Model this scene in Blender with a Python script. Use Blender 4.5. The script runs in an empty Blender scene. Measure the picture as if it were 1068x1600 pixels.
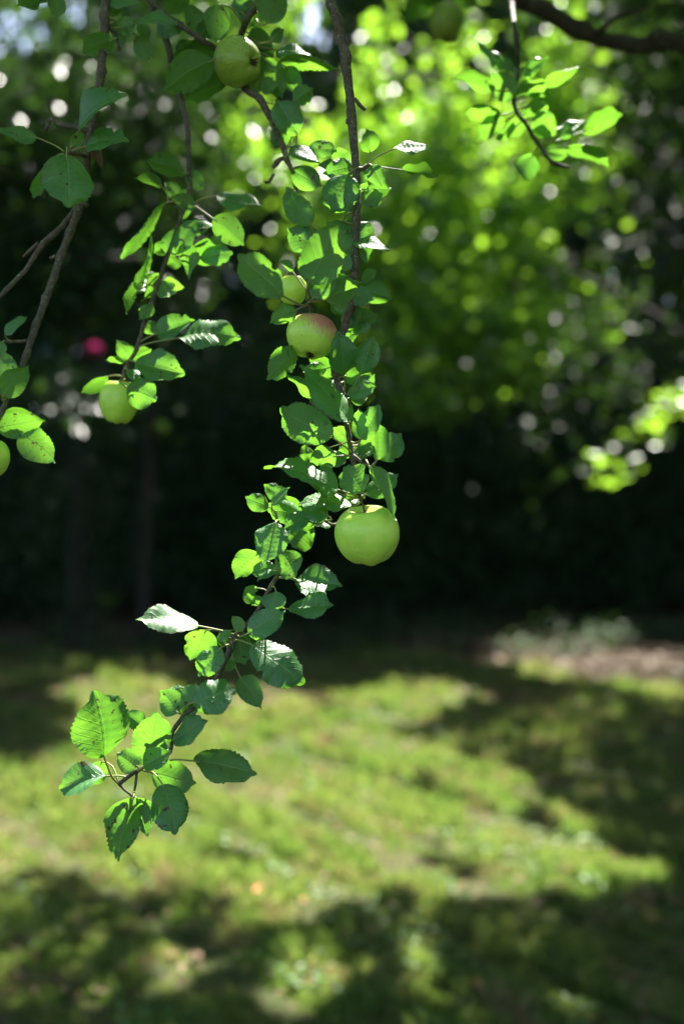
import bpy, math, random
import numpy as np
from mathutils import Vector, Matrix

random.seed(7)
rng = np.random.default_rng(11)
S = bpy.context.scene
COL = S.collection
R = math.radians

# ------------------------------------------------------------------ camera, sky, sun, exposure
CAM_H = 1.5
cd = bpy.data.cameras.new('camera')
cam = bpy.data.objects.new('camera', cd)
COL.objects.link(cam)
cam.location = (0, 0, CAM_H)
cam.rotation_euler = (R(90), 0, 0)
cd.sensor_fit = 'VERTICAL'
cd.sensor_height = 36
cd.sensor_width = 24
cd.lens = 35
cd.clip_start = 0.05
cd.clip_end = 600
cd.dof.use_dof = True
cd.dof.focus_distance = 1.10
cd.dof.aperture_fstop = 1.8
S.camera = cam

SUN_EL, SUN_AZ = R(58), R(20)
SUN = Vector((math.cos(SUN_EL) * math.sin(SUN_AZ), math.cos(SUN_EL) * math.cos(SUN_AZ), math.sin(SUN_EL)))
w = bpy.data.worlds.new('World')
S.world = w
w.use_nodes = True
nt = w.node_tree
sky = nt.nodes.new('ShaderNodeTexSky')
sky.sky_type = 'NISHITA'
sky.sun_disc = False
sky.sun_elevation = SUN_EL
sky.sun_rotation = SUN_AZ
sky.dust_density = 2.0
bg = nt.nodes['Background']
bg.inputs['Strength'].default_value = 0.09
nt.links.new(sky.outputs[0], bg.inputs[0])
sl = bpy.data.lights.new('sun', 'SUN')
sl.energy = 5.0
sl.angle = R(0.5)
sl.color = (1.0, 0.95, 0.86)
so = bpy.data.objects.new('sun', sl)
COL.objects.link(so)
so.rotation_euler = (-SUN).to_track_quat('-Z', 'Y').to_euler()
so.location = (3, 6, 20)
vs = S.view_settings
S.display_settings.display_device = 'sRGB'
vs.view_transform = 'Standard'
vs.look = 'None'
vs.gamma = 1
vs.use_curve_mapping = False
vs.exposure = 2.5
S.render.engine = 'CYCLES'
cy = S.cycles
cy.use_denoising = True
cy.max_bounces = 7
cy.diffuse_bounces = 4
cy.glossy_bounces = 2
cy.transmission_bounces = 5
cy.sample_clamp_indirect = 4
cy.caustics_reflective = False
cy.caustics_refractive = False

# ------------------------------------------------------------------ picture <-> world
KX = 24.0 / 35.0 / 1068.0
KZ = 36.0 / 35.0 / 1600.0


def P(px, py, Y):
    return Vector(((px - 534) * KX * Y, Y, CAM_H + (800 - py) * KZ * Y))


def proj(c):
    Y = np.maximum(c[:, 1], 0.05)
    return 534 + c[:, 0] / (KX * Y), 800 - (c[:, 2] - CAM_H) / (KZ * Y)


# ------------------------------------------------------------------ object helpers
WORLD_M = {}


def link(o, parent=None, mw=None):
    COL.objects.link(o)
    mw = mw if mw is not None else Matrix.Identity(4)
    WORLD_M[o.name] = mw
    if parent is not None:
        o.parent = parent
        o.matrix_local = WORLD_M[parent.name].inverted() @ mw
    else:
        o.matrix_local = mw
    return o


def tag(o, label=None, cat=None, group=None, kind=None):
    for k, v in (('label', label), ('category', cat), ('group', group), ('kind', kind)):
        if v:
            o[k] = v
    return o


def empty(name, loc):
    o = bpy.data.objects.new(name, None)
    return link(o, None, Matrix.Translation(loc))


def np_mesh(name, v, faces, mats, fmat=None, smooth=False, uv=None):
    """faces: list of int arrays (n,3) or (n,4)"""
    me = bpy.data.meshes.new(name)
    v = np.asarray(v, dtype=np.float32)
    faces = [np.asarray(f, dtype=np.int32) for f in faces if len(f)]
    nl = sum(f.size for f in faces)
    nf = sum(len(f) for f in faces)
    me.vertices.add(len(v))
    me.vertices.foreach_set('co', v.ravel())
    me.loops.add(nl)
    me.loops.foreach_set('vertex_index', np.concatenate([f.ravel() for f in faces]))
    me.polygons.add(nf)
    tot = np.concatenate([np.full(len(f), f.shape[1], dtype=np.int32) for f in faces])
    st = np.concatenate([[0], np.cumsum(tot)[:-1]]).astype(np.int32)
    me.polygons.foreach_set('loop_start', st)
    me.polygons.foreach_set('loop_total', tot)
    for m in mats:
        me.materials.append(m)
    if fmat is not None:
        me.polygons.foreach_set('material_index', np.asarray(fmat, dtype=np.int32))
    if smooth:
        me.polygons.foreach_set('use_smooth', np.ones(nf, dtype=bool))
    if uv is not None:
        lay = me.uv_layers.new(name='UVMap')
        li = np.concatenate([f.ravel() for f in faces])
        lay.data.foreach_set('uv', np.asarray(uv, dtype=np.float32)[li].ravel())
    me.update(calc_edges=True)
    me.validate()
    return me


def add(name, me, parent=None, mw=None):
    return link(bpy.data.objects.new(name, me), parent, mw)


# ------------------------------------------------------------------ node helpers
def new_mat(name):
    m = bpy.data.materials.new(name)
    m.use_nodes = True
    m.node_tree.nodes.clear()
    return m, NT(m.node_tree)


class NT:
    def __init__(s, t):
        s.t = t

    def n(s, typ, ins=None, **kw):
        nd = s.t.nodes.new(typ)
        for k, v in kw.items():
            setattr(nd, k, v)
        for k, v in (ins or {}).items():
            sock = nd.inputs[k]
            if isinstance(v, bpy.types.NodeSocket):
                s.t.links.new(v, sock)
            else:
                sock.default_value = v
        return nd

    def math(s, op, a, b=None, c=None, clamp=False):
        nd = s.t.nodes.new('ShaderNodeMath')
        nd.operation = op
        nd.use_clamp = clamp
        for i, v in enumerate((a, b, c)):
            if v is None:
                continue
            if isinstance(v, bpy.types.NodeSocket):
                s.t.links.new(v, nd.inputs[i])
            else:
                nd.inputs[i].default_value = v
        return nd.outputs[0]

    def mix(s, f, a, b, blend='MIX'):
        nd = s.t.nodes.new('ShaderNodeMix')
        nd.data_type = 'RGBA'
        nd.blend_type = blend
        for i, v in ((0, f), (6, a), (7, b)):
            if isinstance(v, bpy.types.NodeSocket):
                s.t.links.new(v, nd.inputs[i])
            else:
                nd.inputs[i].default_value = v if i == 0 else (*v[:3], 1)
        return nd.outputs[2]

    def ramp(s, f, lo, hi):
        nd = s.n('ShaderNodeMapRange', {'Value': f, 'From Min': lo, 'From Max': hi}, interpolation_type='SMOOTHSTEP')
        return nd.outputs[0]

    def out(s, sh):
        o = s.t.nodes.new('ShaderNodeOutputMaterial')
        s.t.links.new(sh, o.inputs['Surface'])


def noise(t, vec, scale, detail=3.0, rough=0.55):
    return t.n('ShaderNodeTexNoise', {'Vector': vec, 'Scale': scale, 'Detail': detail, 'Roughness': rough}).outputs['Fac']


# ------------------------------------------------------------------ materials
def mat_apple_leaf():
    m, t = new_mat('apple_leaf')
    uv = t.n('ShaderNodeUVMap', uv_map='UVMap').outputs[0]
    sx = t.n('ShaderNodeSeparateXYZ', {0: uv})
    u = t.math('ABSOLUTE', t.math('MULTIPLY_ADD', sx.outputs[0], 2.0, -1.0))
    v = sx.outputs[1]
    oi = t.n('ShaderNodeObjectInfo')
    rnd = oi.outputs['Random']
    oc = t.n('ShaderNodeTexCoord').outputs['Object']
    offs = t.n('ShaderNodeVectorMath', {0: oc, 1: oi.outputs['Location']}, operation='ADD').outputs[0]
    warp = noise(t, offs, 55.0, 2.0)
    # lateral veins leave the midrib at an angle and curve towards the tip
    ph = t.math('SUBTRACT', t.math('MULTIPLY', v, 8.5), t.math('MULTIPLY', t.math('POWER', u, 0.8), 2.6))
    ph = t.math('ADD', ph, t.math('MULTIPLY', warp, 0.9))
    fr = t.math('ABSOLUTE', t.math('SUBTRACT', t.math('FRACT', ph), 0.5))
    lat = t.ramp(fr, 0.10, 0.0)
    mid = t.ramp(u, 0.075, 0.02)
    net = t.n('ShaderNodeTexVoronoi', {'Vector': offs, 'Scale': 330.0}, feature='DISTANCE_TO_EDGE').outputs['Distance']
    netl = t.ramp(net, 0.10, 0.0)
    vein = t.math('MAXIMUM', mid, t.math('MULTIPLY', lat, 0.75))
    big = noise(t, offs, 26.0, 3.0)
    base = t.mix(rnd, (0.050, 0.200, 0.048), (0.090, 0.250, 0.045))
    base = t.mix(t.ramp(big, 0.35, 0.7), base, (0.038, 0.165, 0.052))
    base = t.mix(oi.outputs['Alpha'], (0.14, 0.26, 0.025), base)
    top = t.mix(t.math('MULTIPLY', vein, 0.6), base, (0.20, 0.36, 0.09))
    under = t.mix(t.math('MULTIPLY', vein, 0.5), t.mix(0.4, base, (0.15, 0.29, 0.09)), (0.30, 0.42, 0.14))
    geo = t.n('ShaderNodeNewGeometry')
    col = t.mix(geo.outputs['Backfacing'], top, under)
    # brown blemishes and a browned rim on some leaves
    sp = noise(t, offs, 120.0, 2.0, 0.6)
    some = t.ramp(noise(t, offs, 17.0, 1.0), 0.42, 0.6)
    spot = t.math('MULTIPLY', t.ramp(sp, 0.63, 0.68), some)
    rim = t.math('MULTIPLY', t.ramp(t.math('ADD', u, t.math('MULTIPLY', t.math('SUBTRACT', big, 0.5), 0.9)), 1.02, 1.12), 0.7)
    blem = t.math('MAXIMUM', spot, rim)
    col = t.mix(blem, col, (0.10, 0.055, 0.02))
    tr = t.mix(t.math('MULTIPLY', vein, 0.45), t.mix(t.ramp(big, 0.3, 0.75), (0.19, 0.46, 0.028), (0.13, 0.38, 0.025)), (0.085, 0.23, 0.02))
    tr = t.mix(blem, tr, (0.06, 0.03, 0.01))
    quilt = t.math('SINE', t.math('MULTIPLY', t.math('SUBTRACT', ph, 0.25), 6.2832))
    h0 = t.math('MULTIPLY_ADD', quilt, 0.05, t.math('MULTIPLY', big, 0.5))
    h = t.math('SUBTRACT', h0, t.math('ADD', t.math('MULTIPLY', vein, 0.32), t.math('MULTIPLY', netl, 0.05)))
    bump = t.n('ShaderNodeBump', {'Height': h, 'Strength': 0.7, 'Distance': 0.0016})
    rough = t.math('MULTIPLY_ADD', geo.outputs['Backfacing'], 0.28, t.math('MULTIPLY_ADD', big, 0.14, 0.38))
    pb = t.n('ShaderNodeBsdfPrincipled', {'Base Color': col, 'Roughness': rough, 'Specular IOR Level': 0.95, 'Normal': bump.outputs[0]})
    tb = t.n('ShaderNodeBsdfTranslucent', {'Color': tr, 'Normal': bump.outputs[0]})
    ms = t.n('ShaderNodeMixShader', {0: 0.44, 1: pb.outputs[0], 2: tb.outputs[0]})
    t.out(ms.outputs[0])
    return m


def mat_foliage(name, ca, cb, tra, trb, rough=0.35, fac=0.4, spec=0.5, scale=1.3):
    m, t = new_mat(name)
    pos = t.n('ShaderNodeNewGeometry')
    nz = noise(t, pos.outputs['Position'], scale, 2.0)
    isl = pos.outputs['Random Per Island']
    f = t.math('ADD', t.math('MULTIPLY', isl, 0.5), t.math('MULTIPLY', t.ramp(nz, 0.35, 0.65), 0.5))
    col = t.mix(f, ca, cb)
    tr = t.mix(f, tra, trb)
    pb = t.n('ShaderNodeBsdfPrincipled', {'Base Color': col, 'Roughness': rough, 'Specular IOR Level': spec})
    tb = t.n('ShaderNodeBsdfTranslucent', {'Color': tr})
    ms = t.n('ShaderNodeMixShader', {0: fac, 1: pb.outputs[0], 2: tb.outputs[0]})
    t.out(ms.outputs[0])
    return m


def mat_bark(name, ca, cb, lichen=0.0, scale=60.0):
    m, t = new_mat(name)
    oc = t.n('ShaderNodeTexCoord').outputs['Object']
    a = noise(t, oc, scale, 5.0, 0.65)
    b = noise(t, oc, scale * 4, 3.0)
    col = t.mix(t.ramp(a, 0.3, 0.7), ca, cb)
    if lichen:
        l = t.math('MULTIPLY', t.ramp(noise(t, oc, scale * 1.7, 3.0, 0.7), 0.58, 0.66), lichen)
        col = t.mix(l, col, (0.26, 0.25, 0.17))
    h = t.math('ADD', a, t.math('MULTIPLY', b, 0.5))
    bump = t.n('ShaderNodeBump', {'Height': h, 'Strength': 0.9, 'Distance': 0.12 / scale})
    pb = t.n('ShaderNodeBsdfPrincipled', {'Base Color': col, 'Roughness': 0.8, 'Normal': bump.outputs[0]})
    t.out(pb.outputs[0])
    return m


def mat_plain(name, ca, cb, scale=40.0, rough=0.6, spec=0.4):
    m, t = new_mat(name)
    oc = t.n('ShaderNodeTexCoord').outputs['Object']
    a = noise(t, oc, scale, 4.0)
    col = t.mix(t.ramp(a, 0.3, 0.7), ca, cb)
    bump = t.n('ShaderNodeBump', {'Height': a, 'Strength': 0.4, 'Distance': 0.1 / scale})
    pb = t.n('ShaderNodeBsdfPrincipled', {'Base Color': col, 'Roughness': rough, 'Specular IOR Level': spec, 'Normal': bump.outputs[0]})
    t.out(pb.outputs[0])
    return m


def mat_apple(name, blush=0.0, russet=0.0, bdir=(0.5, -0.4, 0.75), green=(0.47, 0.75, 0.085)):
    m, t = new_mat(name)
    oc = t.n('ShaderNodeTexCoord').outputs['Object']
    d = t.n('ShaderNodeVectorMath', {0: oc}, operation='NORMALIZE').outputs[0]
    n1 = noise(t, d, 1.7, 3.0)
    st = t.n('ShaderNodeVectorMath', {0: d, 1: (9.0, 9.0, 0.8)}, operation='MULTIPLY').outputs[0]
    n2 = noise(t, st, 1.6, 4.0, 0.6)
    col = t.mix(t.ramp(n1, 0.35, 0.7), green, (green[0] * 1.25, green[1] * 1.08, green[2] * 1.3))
    col = t.mix(t.math('MULTIPLY', t.ramp(n2, 0.4, 0.75), 0.35), col, (0.55, 0.68, 0.11))
    z = t.n('ShaderNodeSeparateXYZ', {0: d}).outputs[2]
    if blush:
        dt = t.n('ShaderNodeVectorMath', {0: d, 1: Vector(bdir).normalized()}, operation='DOT_PRODUCT').outputs['Value']
        b = t.math('ADD', dt, t.math('MULTIPLY', t.math('SUBTRACT', n2, 0.5), 0.8))
        b = t.math('MULTIPLY', t.ramp(b, 0.15, 0.9), blush)
        col = t.mix(t.math('MULTIPLY', b, 0.97), col, (0.46, 0.14, 0.12))
    if russet:
        r = t.math('MULTIPLY', t.ramp(t.math('ADD', z, t.math('MULTIPLY', t.math('SUBTRACT', n1, 0.5), 1.4)), 0.72, 0.95), russet)
        col = t.mix(r, col, (0.22, 0.13, 0.05))
    cav = t.math('MULTIPLY', t.ramp(t.math('ADD', z, t.math('MULTIPLY', t.math('SUBTRACT', n2, 0.5), 0.3)), 0.86, 0.99), 0.65)
    col = t.mix(cav, col, (0.30, 0.24, 0.08))
    vo = t.n('ShaderNodeTexVoronoi', {'Vector': d, 'Scale': 11.0}).outputs['Distance']
    dot = t.math('MULTIPLY', t.ramp(vo, 0.15, 0.07), 0.6)
    col = t.mix(dot, col, (0.72, 0.80, 0.42))
    vo2 = t.n('ShaderNodeTexVoronoi', {'Vector': d, 'Scale': 3.3}).outputs['Distance']
    col = t.mix(t.math('MULTIPLY', t.ramp(vo2, 0.06, 0.035), 0.8), col, (0.07, 0.045, 0.02))
    bump = t.n('ShaderNodeBump', {'Height': noise(t, d, 7.0, 3.0), 'Strength': 0.25, 'Distance': 0.003})
    pb = t.n('ShaderNodeBsdfPrincipled', {'Base Color': col, 'Roughness': t.math('MULTIPLY_ADD', n1, 0.2, 0.32), 'Specular IOR Level': 0.45,
                                          'Coat Weight': 0.2, 'Coat Roughness': 0.22, 'Subsurface Weight': 0.3, 'Subsurface Scale': 0.012, 'Normal': bump.outputs[0]})
    t.out(pb.outputs[0])
    return m


def mat_ground(name, ca, cb, cc, s1=0.8, s2=14.0):
    m, t = new_mat(name)
    p = t.n('ShaderNodeNewGeometry').outputs['Position']
    a = noise(t, p, s1, 4.0)
    b = noise(t, p, s2, 5.0, 0.65)
    col = t.mix(t.ramp(a, 0.35, 0.65), ca, cb)
    col = t.mix(t.ramp(b, 0.5, 0.7), col, cc)
    bump = t.n('ShaderNodeBump', {'Height': b, 'Strength': 0.8, 'Distance': 0.02})
    pb = t.n('ShaderNodeBsdfPrincipled', {'Base Color': col, 'Roughness': 0.95, 'Specular IOR Level': 0.2, 'Normal': bump.outputs[0]})
    t.out(pb.outputs[0])
    return m


def mat_grass():
    m, t = new_mat('grass_blades')
    g = t.n('ShaderNodeNewGeometry')
    p = g.outputs['Position']
    a = noise(t, p, 1.1, 3.0)
    b = noise(t, p, 5.0, 3.0)
    isl = g.outputs['Random Per Island']
    col = t.mix(t.ramp(a, 0.35, 0.65), (0.108, 0.150, 0.040), (0.055, 0.108, 0.027))
    col = t.mix(t.ramp(t.math('ADD', b, t.math('MULTIPLY', isl, 0.25)), 0.62, 0.85), col, (0.27, 0.20, 0.12))
    tr = t.mix(t.ramp(a, 0.35, 0.65), (0.31, 0.43, 0.08), (0.21, 0.36, 0.055))
    tr = t.mix(t.ramp(t.math('ADD', b, t.math('MULTIPLY', isl, 0.25)), 0.62, 0.85), tr, (0.38, 0.31, 0.13))
    pb = t.n('ShaderNodeBsdfPrincipled', {'Base Color': col, 'Roughness': 0.5, 'Specular IOR Level': 0.35})
    tb = t.n('ShaderNodeBsdfTranslucent', {'Color': tr})
    t.out(t.n('ShaderNodeMixShader', {0: 0.4, 1: pb.outputs[0], 2: tb.outputs[0]}).outputs[0])
    return m


M = dict(
    leaf=mat_apple_leaf(),
    petiole=mat_plain('petiole', (0.20, 0.27, 0.07), (0.22, 0.20, 0.08), 80, 0.5),
    bark=mat_bark('apple_bark', (0.045, 0.034, 0.026), (0.115, 0.092, 0.066), 0.85, 160.0),
    limb=mat_bark('limb_bark', (0.020, 0.016, 0.013), (0.052, 0.043, 0.034), 0.15, 40.0),
    trunk=mat_bark('trunk_bark', (0.022, 0.018, 0.015), (0.05, 0.042, 0.034), 0.1, 9.0),
    bud=mat_plain('dried_calyx', (0.035, 0.02, 0.012), (0.09, 0.05, 0.02), 300, 0.9),
    wither=mat_plain('withered_leaf', (0.16, 0.11, 0.03), (0.08, 0.045, 0.015), 200, 0.8),
    crown=mat_foliage('apple_crown_leaves', (0.035, 0.095, 0.025), (0.06, 0.13, 0.03), (0.20, 0.42, 0.03), (0.30, 0.50, 0.04)),
    clover=mat_foliage('clover_leaves', (0.06, 0.14, 0.035), (0.10, 0.18, 0.05), (0.24, 0.40, 0.06), (0.34, 0.46, 0.08), 0.5, 0.35, 0.4, 4.0),
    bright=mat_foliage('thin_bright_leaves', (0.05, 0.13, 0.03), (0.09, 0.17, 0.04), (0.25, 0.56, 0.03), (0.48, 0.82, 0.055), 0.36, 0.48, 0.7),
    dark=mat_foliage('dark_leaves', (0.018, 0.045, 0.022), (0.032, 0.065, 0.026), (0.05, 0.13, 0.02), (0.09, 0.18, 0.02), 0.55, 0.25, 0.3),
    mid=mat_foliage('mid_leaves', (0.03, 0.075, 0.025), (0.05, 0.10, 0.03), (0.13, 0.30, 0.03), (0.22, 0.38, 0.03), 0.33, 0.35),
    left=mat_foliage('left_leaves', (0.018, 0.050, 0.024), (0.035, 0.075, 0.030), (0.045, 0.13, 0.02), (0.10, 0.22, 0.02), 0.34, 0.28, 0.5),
    grass=mat_grass(),
    lawn=mat_ground('lawn_turf', (0.04, 0.055, 0.018), (0.055, 0.055, 0.022), (0.085, 0.065, 0.04), 0.9, 9.0),
    soil=mat_ground('bare_soil', (0.045, 0.035, 0.027), (0.036, 0.029, 0.022), (0.11, 0.08, 0.06), 0.7, 12.0),
    litter=mat_foliage('leaf_litter', (0.13, 0.08, 0.04), (0.22, 0.14, 0.08), (0.15, 0.08, 0.03), (0.2, 0.1, 0.04), 0.6, 0.2, 0.3, 3.0),
    petal=mat_foliage('rose_petal', (0.55, 0.05, 0.24), (0.68, 0.10, 0.36), (0.55, 0.05, 0.24), (0.6, 0.10, 0.32), 0.5, 0.3, 0.3, 30.0),
    orange=mat_plain('orange_dead_leaf', (0.55, 0.20, 0.05), (0.42, 0.12, 0.05), 40, 0.6),
)

# ------------------------------------------------------------------ geometry helpers
def catmull(pts, rad, step):
    pts = [Vector(p) for p in pts]
    op, orr = [], []
    for i in range(len(pts) - 1):
        p1, p2 = pts[i], pts[i + 1]
        p0 = pts[i - 1] if i else p1 * 2 - p2
        p3 = pts[i + 2] if i + 2 < len(pts) else p2 * 2 - p1
        n = max(2, int((p2 - p1).length / step))
        for k in range(n):
            u = k / n
            op.append(0.5 * ((2 * p1) + (p2 - p0) * u + (2 * p0 - 5 * p1 + 4 * p2 - p3) * u * u + (3 * p1 - p0 - 3 * p2 + p3) * u ** 3))
            orr.append(rad[i] + (rad[i + 1] - rad[i]) * u)
    op.append(pts[-1])
    orr.append(rad[-1])
    return op, orr


def tube(pts, rad, sides=8, step=0.008, rough=0.10, wob=0.0, seed=0):
    """a tapering round shoot with bumps and knots: verts, quads, tris"""
    rs = random.Random(seed)
    p, r = catmull(pts, rad, step)
    n = len(p)
    if wob:
        for i in range(1, n - 1):
            p[i] = p[i] + Vector((rs.uniform(-1, 1), rs.uniform(-1, 1), rs.uniform(-1, 1))) * wob
    V, Q, T = [], [], []
    up = Vector((0.3, -1, 0.2)).normalized()
    knot = 0.0
    for i in range(n):
        d = (p[min(i + 1, n - 1)] - p[max(i - 1, 0)]).normalized()
        x = up - d * up.dot(d)
        x = x.normalized() if x.length > 1e-5 else d.orthogonal().normalized()
        y = d.cross(x)
        up = x
        knot *= 0.55
        if rs.random() < 0.13:
            knot = rs.uniform(0.15, 0.6)
        for k in range(sides):
            a = 2 * math.pi * k / sides
            q = r[i] * (1 + rs.uniform(-rough, rough) + knot * (0.6 + 0.4 * math.cos(a + i)))
            V.append(p[i] + (x * math.cos(a) + y * math.sin(a)) * q)
        if i:
            b = (i - 1) * sides
            for k in range(sides):
                Q.append((b + k, b + (k + 1) % sides, b + sides + (k + 1) % sides, b + sides + k))
    V.append(p[0]); V.append(p[-1])
    c0, c1, b = len(V) - 2, len(V) - 1, (n - 1) * sides
    for k in range(sides):
        T.append((c0, (k + 1) % sides, k))
        T.append((c1, b + k, b + (k + 1) % sides))
    return [tuple(v) for v in V], Q, T


class Geo:
    def __init__(s):
        s.V, s.Q, s.T, s.qm, s.tm = [], [], [], [], []

    def add(s, g, mi=0):
        V, Q, T = g
        o = len(s.V)
        s.V += V
        s.Q += [tuple(i + o for i in q) for q in Q]
        s.T += [tuple(i + o for i in q) for q in T]
        s.qm += [mi] * len(Q)
        s.tm += [mi] * len(T)
        return s

    def mesh(s, name, mats, origin=None, smooth=True):
        v = np.array(s.V, dtype=np.float64)
        if origin is not None:
            v = v - np.array(origin)
        fs = [f for f in (s.Q, s.T) if f]
        fm = (s.qm if s.Q else []) + (s.tm if s.T else [])
        return np_mesh(name, v, fs, mats, fm, smooth)


def leaf_geo(L, W, fold, arch, bend, twist, seed, pointy=0.75, bites=0):
    """one apple leaf: serrated ovate blade along +Y, upper side +Z. returns verts, quads, uv"""
    rs = random.Random(seed)
    rows, half = 30, 4
    ea = rs.uniform(0.48, 0.62)
    eb = pointy * rs.uniform(1.0, 1.25)
    pk = ea / (ea + eb)
    mx = pk ** ea * (1 - pk) ** eb
    rip, rph, rf = rs.uniform(0.02, 0.08) * W, rs.uniform(0, 6), rs.uniform(3, 7)
    rip2, rph2 = rs.uniform(0.02, 0.08) * W, rs.uniform(0, 6)
    bt = [(rs.uniform(0.2, 0.85), rs.choice((-1, 1)), rs.uniform(0.03, 0.07), rs.uniform(0.15, 0.4)) for _ in range(bites)]
    V, UV, Q = [], [], []
    nc = 2 * half + 1
    for i in range(rows + 1):
        t = i / rows
        tt = min(max(t, 0.004), 0.9985)
        hw = 0.5 * W * tt ** ea * (1 - tt) ** eb / mx
        if t > 0.84:
            hw *= 1 - 0.5 * math.sin((t - 0.84) / 0.16 * math.pi)
        cut = rs.uniform(0.95, 0.98) if i % 2 else rs.uniform(1.0, 1.04)
        cut2 = rs.uniform(0.95, 0.98) if i % 2 else rs.uniform(1.0, 1.04)
        for k in range(-half, half + 1):
            f = k / half
            s = abs(f)
            e = 1.0
            if s == 1.0:
                e = cut if f > 0 else cut2
            for (b0, sd, bw, bd) in bt:
                if f * sd > 0:
                    e *= 1 - bd * math.exp(-((t - b0) / bw) ** 2) * s
            x = f * hw * e
            z = abs(x) * math.tan(fold)
            z += arch * L * 4 * t * (1 - t)
            z += (rip if f > 0 else rip2) * s ** 2 * math.sin(rf * t * 2 + (rph if f > 0 else rph2))
            ph = 8.5 * t - 2.6 * s ** 0.8
            z += 0.010 * W * math.sin(ph * 2 * math.pi) * math.sin(min(1, s * 1.4) * math.pi) * (1 if hw > 0.1 * W else 0)
            z -= 0.25 * s ** 3 * hw * rs.uniform(0.8, 1.2) * (0.5 if fold > 0.4 else 1.0)
            a = twist * (t - 0.3)
            y = t * L + (0.012 * L if s == 1.0 and i % 2 == 0 and 0 < i < rows else 0)
            V.append((x * math.cos(a) - z * math.sin(a) + bend * L * 4 * t * (1 - t), y, x * math.sin(a) + z * math.cos(a)))
            UV.append((0.5 + 0.5 * f, t))
        if i:
            b = (i - 1) * nc
            for k in range(nc - 1):
                Q.append((b + k, b + k + 1, b + nc + k + 1, b + nc + k))
    return V, Q, UV


def scatter_mesh(name, c, nrm, axis, size, mat, ratio=0.66):
    """many leaves (six points, folded along the midrib) at centres c: numpy arrays"""
    n = len(c)
    nrm = nrm / np.linalg.norm(nrm, axis=1, keepdims=True)
    a = axis - nrm * (axis * nrm).sum(1, keepdims=True)
    a /= np.linalg.norm(a, axis=1, keepdims=True) + 1e-9
    b = np.cross(a, nrm)
    L = size[:, None]
    W = L * ratio * 0.5
    up = nrm * W * 0.35
    v = np.empty((n, 6, 3))
    v[:, 0] = c - a * L * 0.5
    v[:, 1] = c - a * L * 0.18 + b * W + up
    v[:, 2] = c + a * L * 0.2 + b * W * 0.85 + up
    v[:, 3] = c + a * L * 0.5 - nrm * L * 0.08
    v[:, 4] = c + a * L * 0.2 - b * W * 0.85 + up
    v[:, 5] = c - a * L * 0.18 - b * W + up
    i = np.arange(n)[:, None] * 6
    q = np.concatenate([i + np.array([[0, 1, 2, 3]]), i + np.array([[0, 3, 4, 5]])])
    return np_mesh(name, v.reshape(-1, 3), [q], [mat])


def in_poly(px, py, poly):
    inside = np.zeros(len(px), dtype=bool)
    n = len(poly)
    for i in range(n):
        x1, y1 = poly[i]
        x2, y2 = poly[(i + 1) % n]
        cond = ((y1 > py) != (y2 > py)) & (px < (x2 - x1) * (py - y1) / (y2 - y1 + 1e-9) + x1)
        inside ^= cond
    return inside


# where sunlight reaches the ground and the hanging branches: the gaps in the crowns
LIT = [
    [(-60, 1215), (60, 1205), (120, 1130), (90, 1095), (130, 1050), (200, 1048), (300, 1080), (520, 1086), (700, 1074), (800, 1086),
     (690, 1125), (650, 1160), (760, 1186), (850, 1240), (910, 1290), (960, 1350), (1030, 1370), (1030, 1405), (960, 1420), (850, 1400),
     (720, 1425), (600, 1405), (480, 1425), (380, 1465), (250, 1420), (100, 1375), (-60, 1390)],
    [(770, 1002), (900, 990), (1095, 1030), (1095, 1105), (960, 1094), (870, 1066), (790, 1062)],
    [(400, 1500), (520, 1480), (560, 1560), (470, 1600), (400, 1570)],
    [(620, 1480), (700, 1490), (690, 1540), (640, 1530)],
    [(230, 1490), (310, 1500), (280, 1570), (220, 1560)],
]
FG_LIT = [(400, 820, 75, 1.12), (440, 900, 60, 1.12), (270, 975, 70, 1.12), (150, 1110, 75, 1.12), (110, 1225, 50, 1.12), (225, 1180, 40, 1.12),
          (190, 1290, 30, 1.12), (330, 395, 55, 1.22), (330, 520, 70, 1.22), (215, 560, 60, 1.22), (60, 700, 55, 1.15), (205, 380, 45, 1.22),
          (150, 600, 40, 1.22), (815, 182, 110, 1.36), (147, 546, 34, 9.9), (108, 620, 52, 7.7), (40, 310, 24, 9.5), (375, 84, 26, 1.2), (186, 632, 34, 1.2), (470, 505, 24, 1.08), (215, 120, 30, 9.5), (30, 560, 20, 9.5), (900, 225, 70, 1.36), (497, 792, 45, 1.12), (590, 812, 34, 1.1),
          (482, 395, 62, 1.08), (410, 432, 44, 1.08), (456, 450, 26, 1.17), (470, 680, 66, 1.08), (565, 750, 42, 1.08), (605, 690, 34, 1.12), (548, 600, 40, 1.12),
          (440, 185, 30, 1.2), (655, 245, 40, 1.12), (440, 575, 30, 1.12), (545, 440, 30, 1.12)]


def wob(p, s, k):
    return np.sin(p[:, 0] * s * 1.7 + k) * np.sin(p[:, 1] * s * 1.3 + 2.1 * k) + 0.5 * np.sin(p[:, 0] * s * 4.1 + p[:, 1] * s * 3.3 + k)


BRIGHT_LIT = [(620, 180, 330, 12.2), (820, 400, 230, 12.2), (480, 250, 160, 12.2), (990, 700, 110, 10)]


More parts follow.
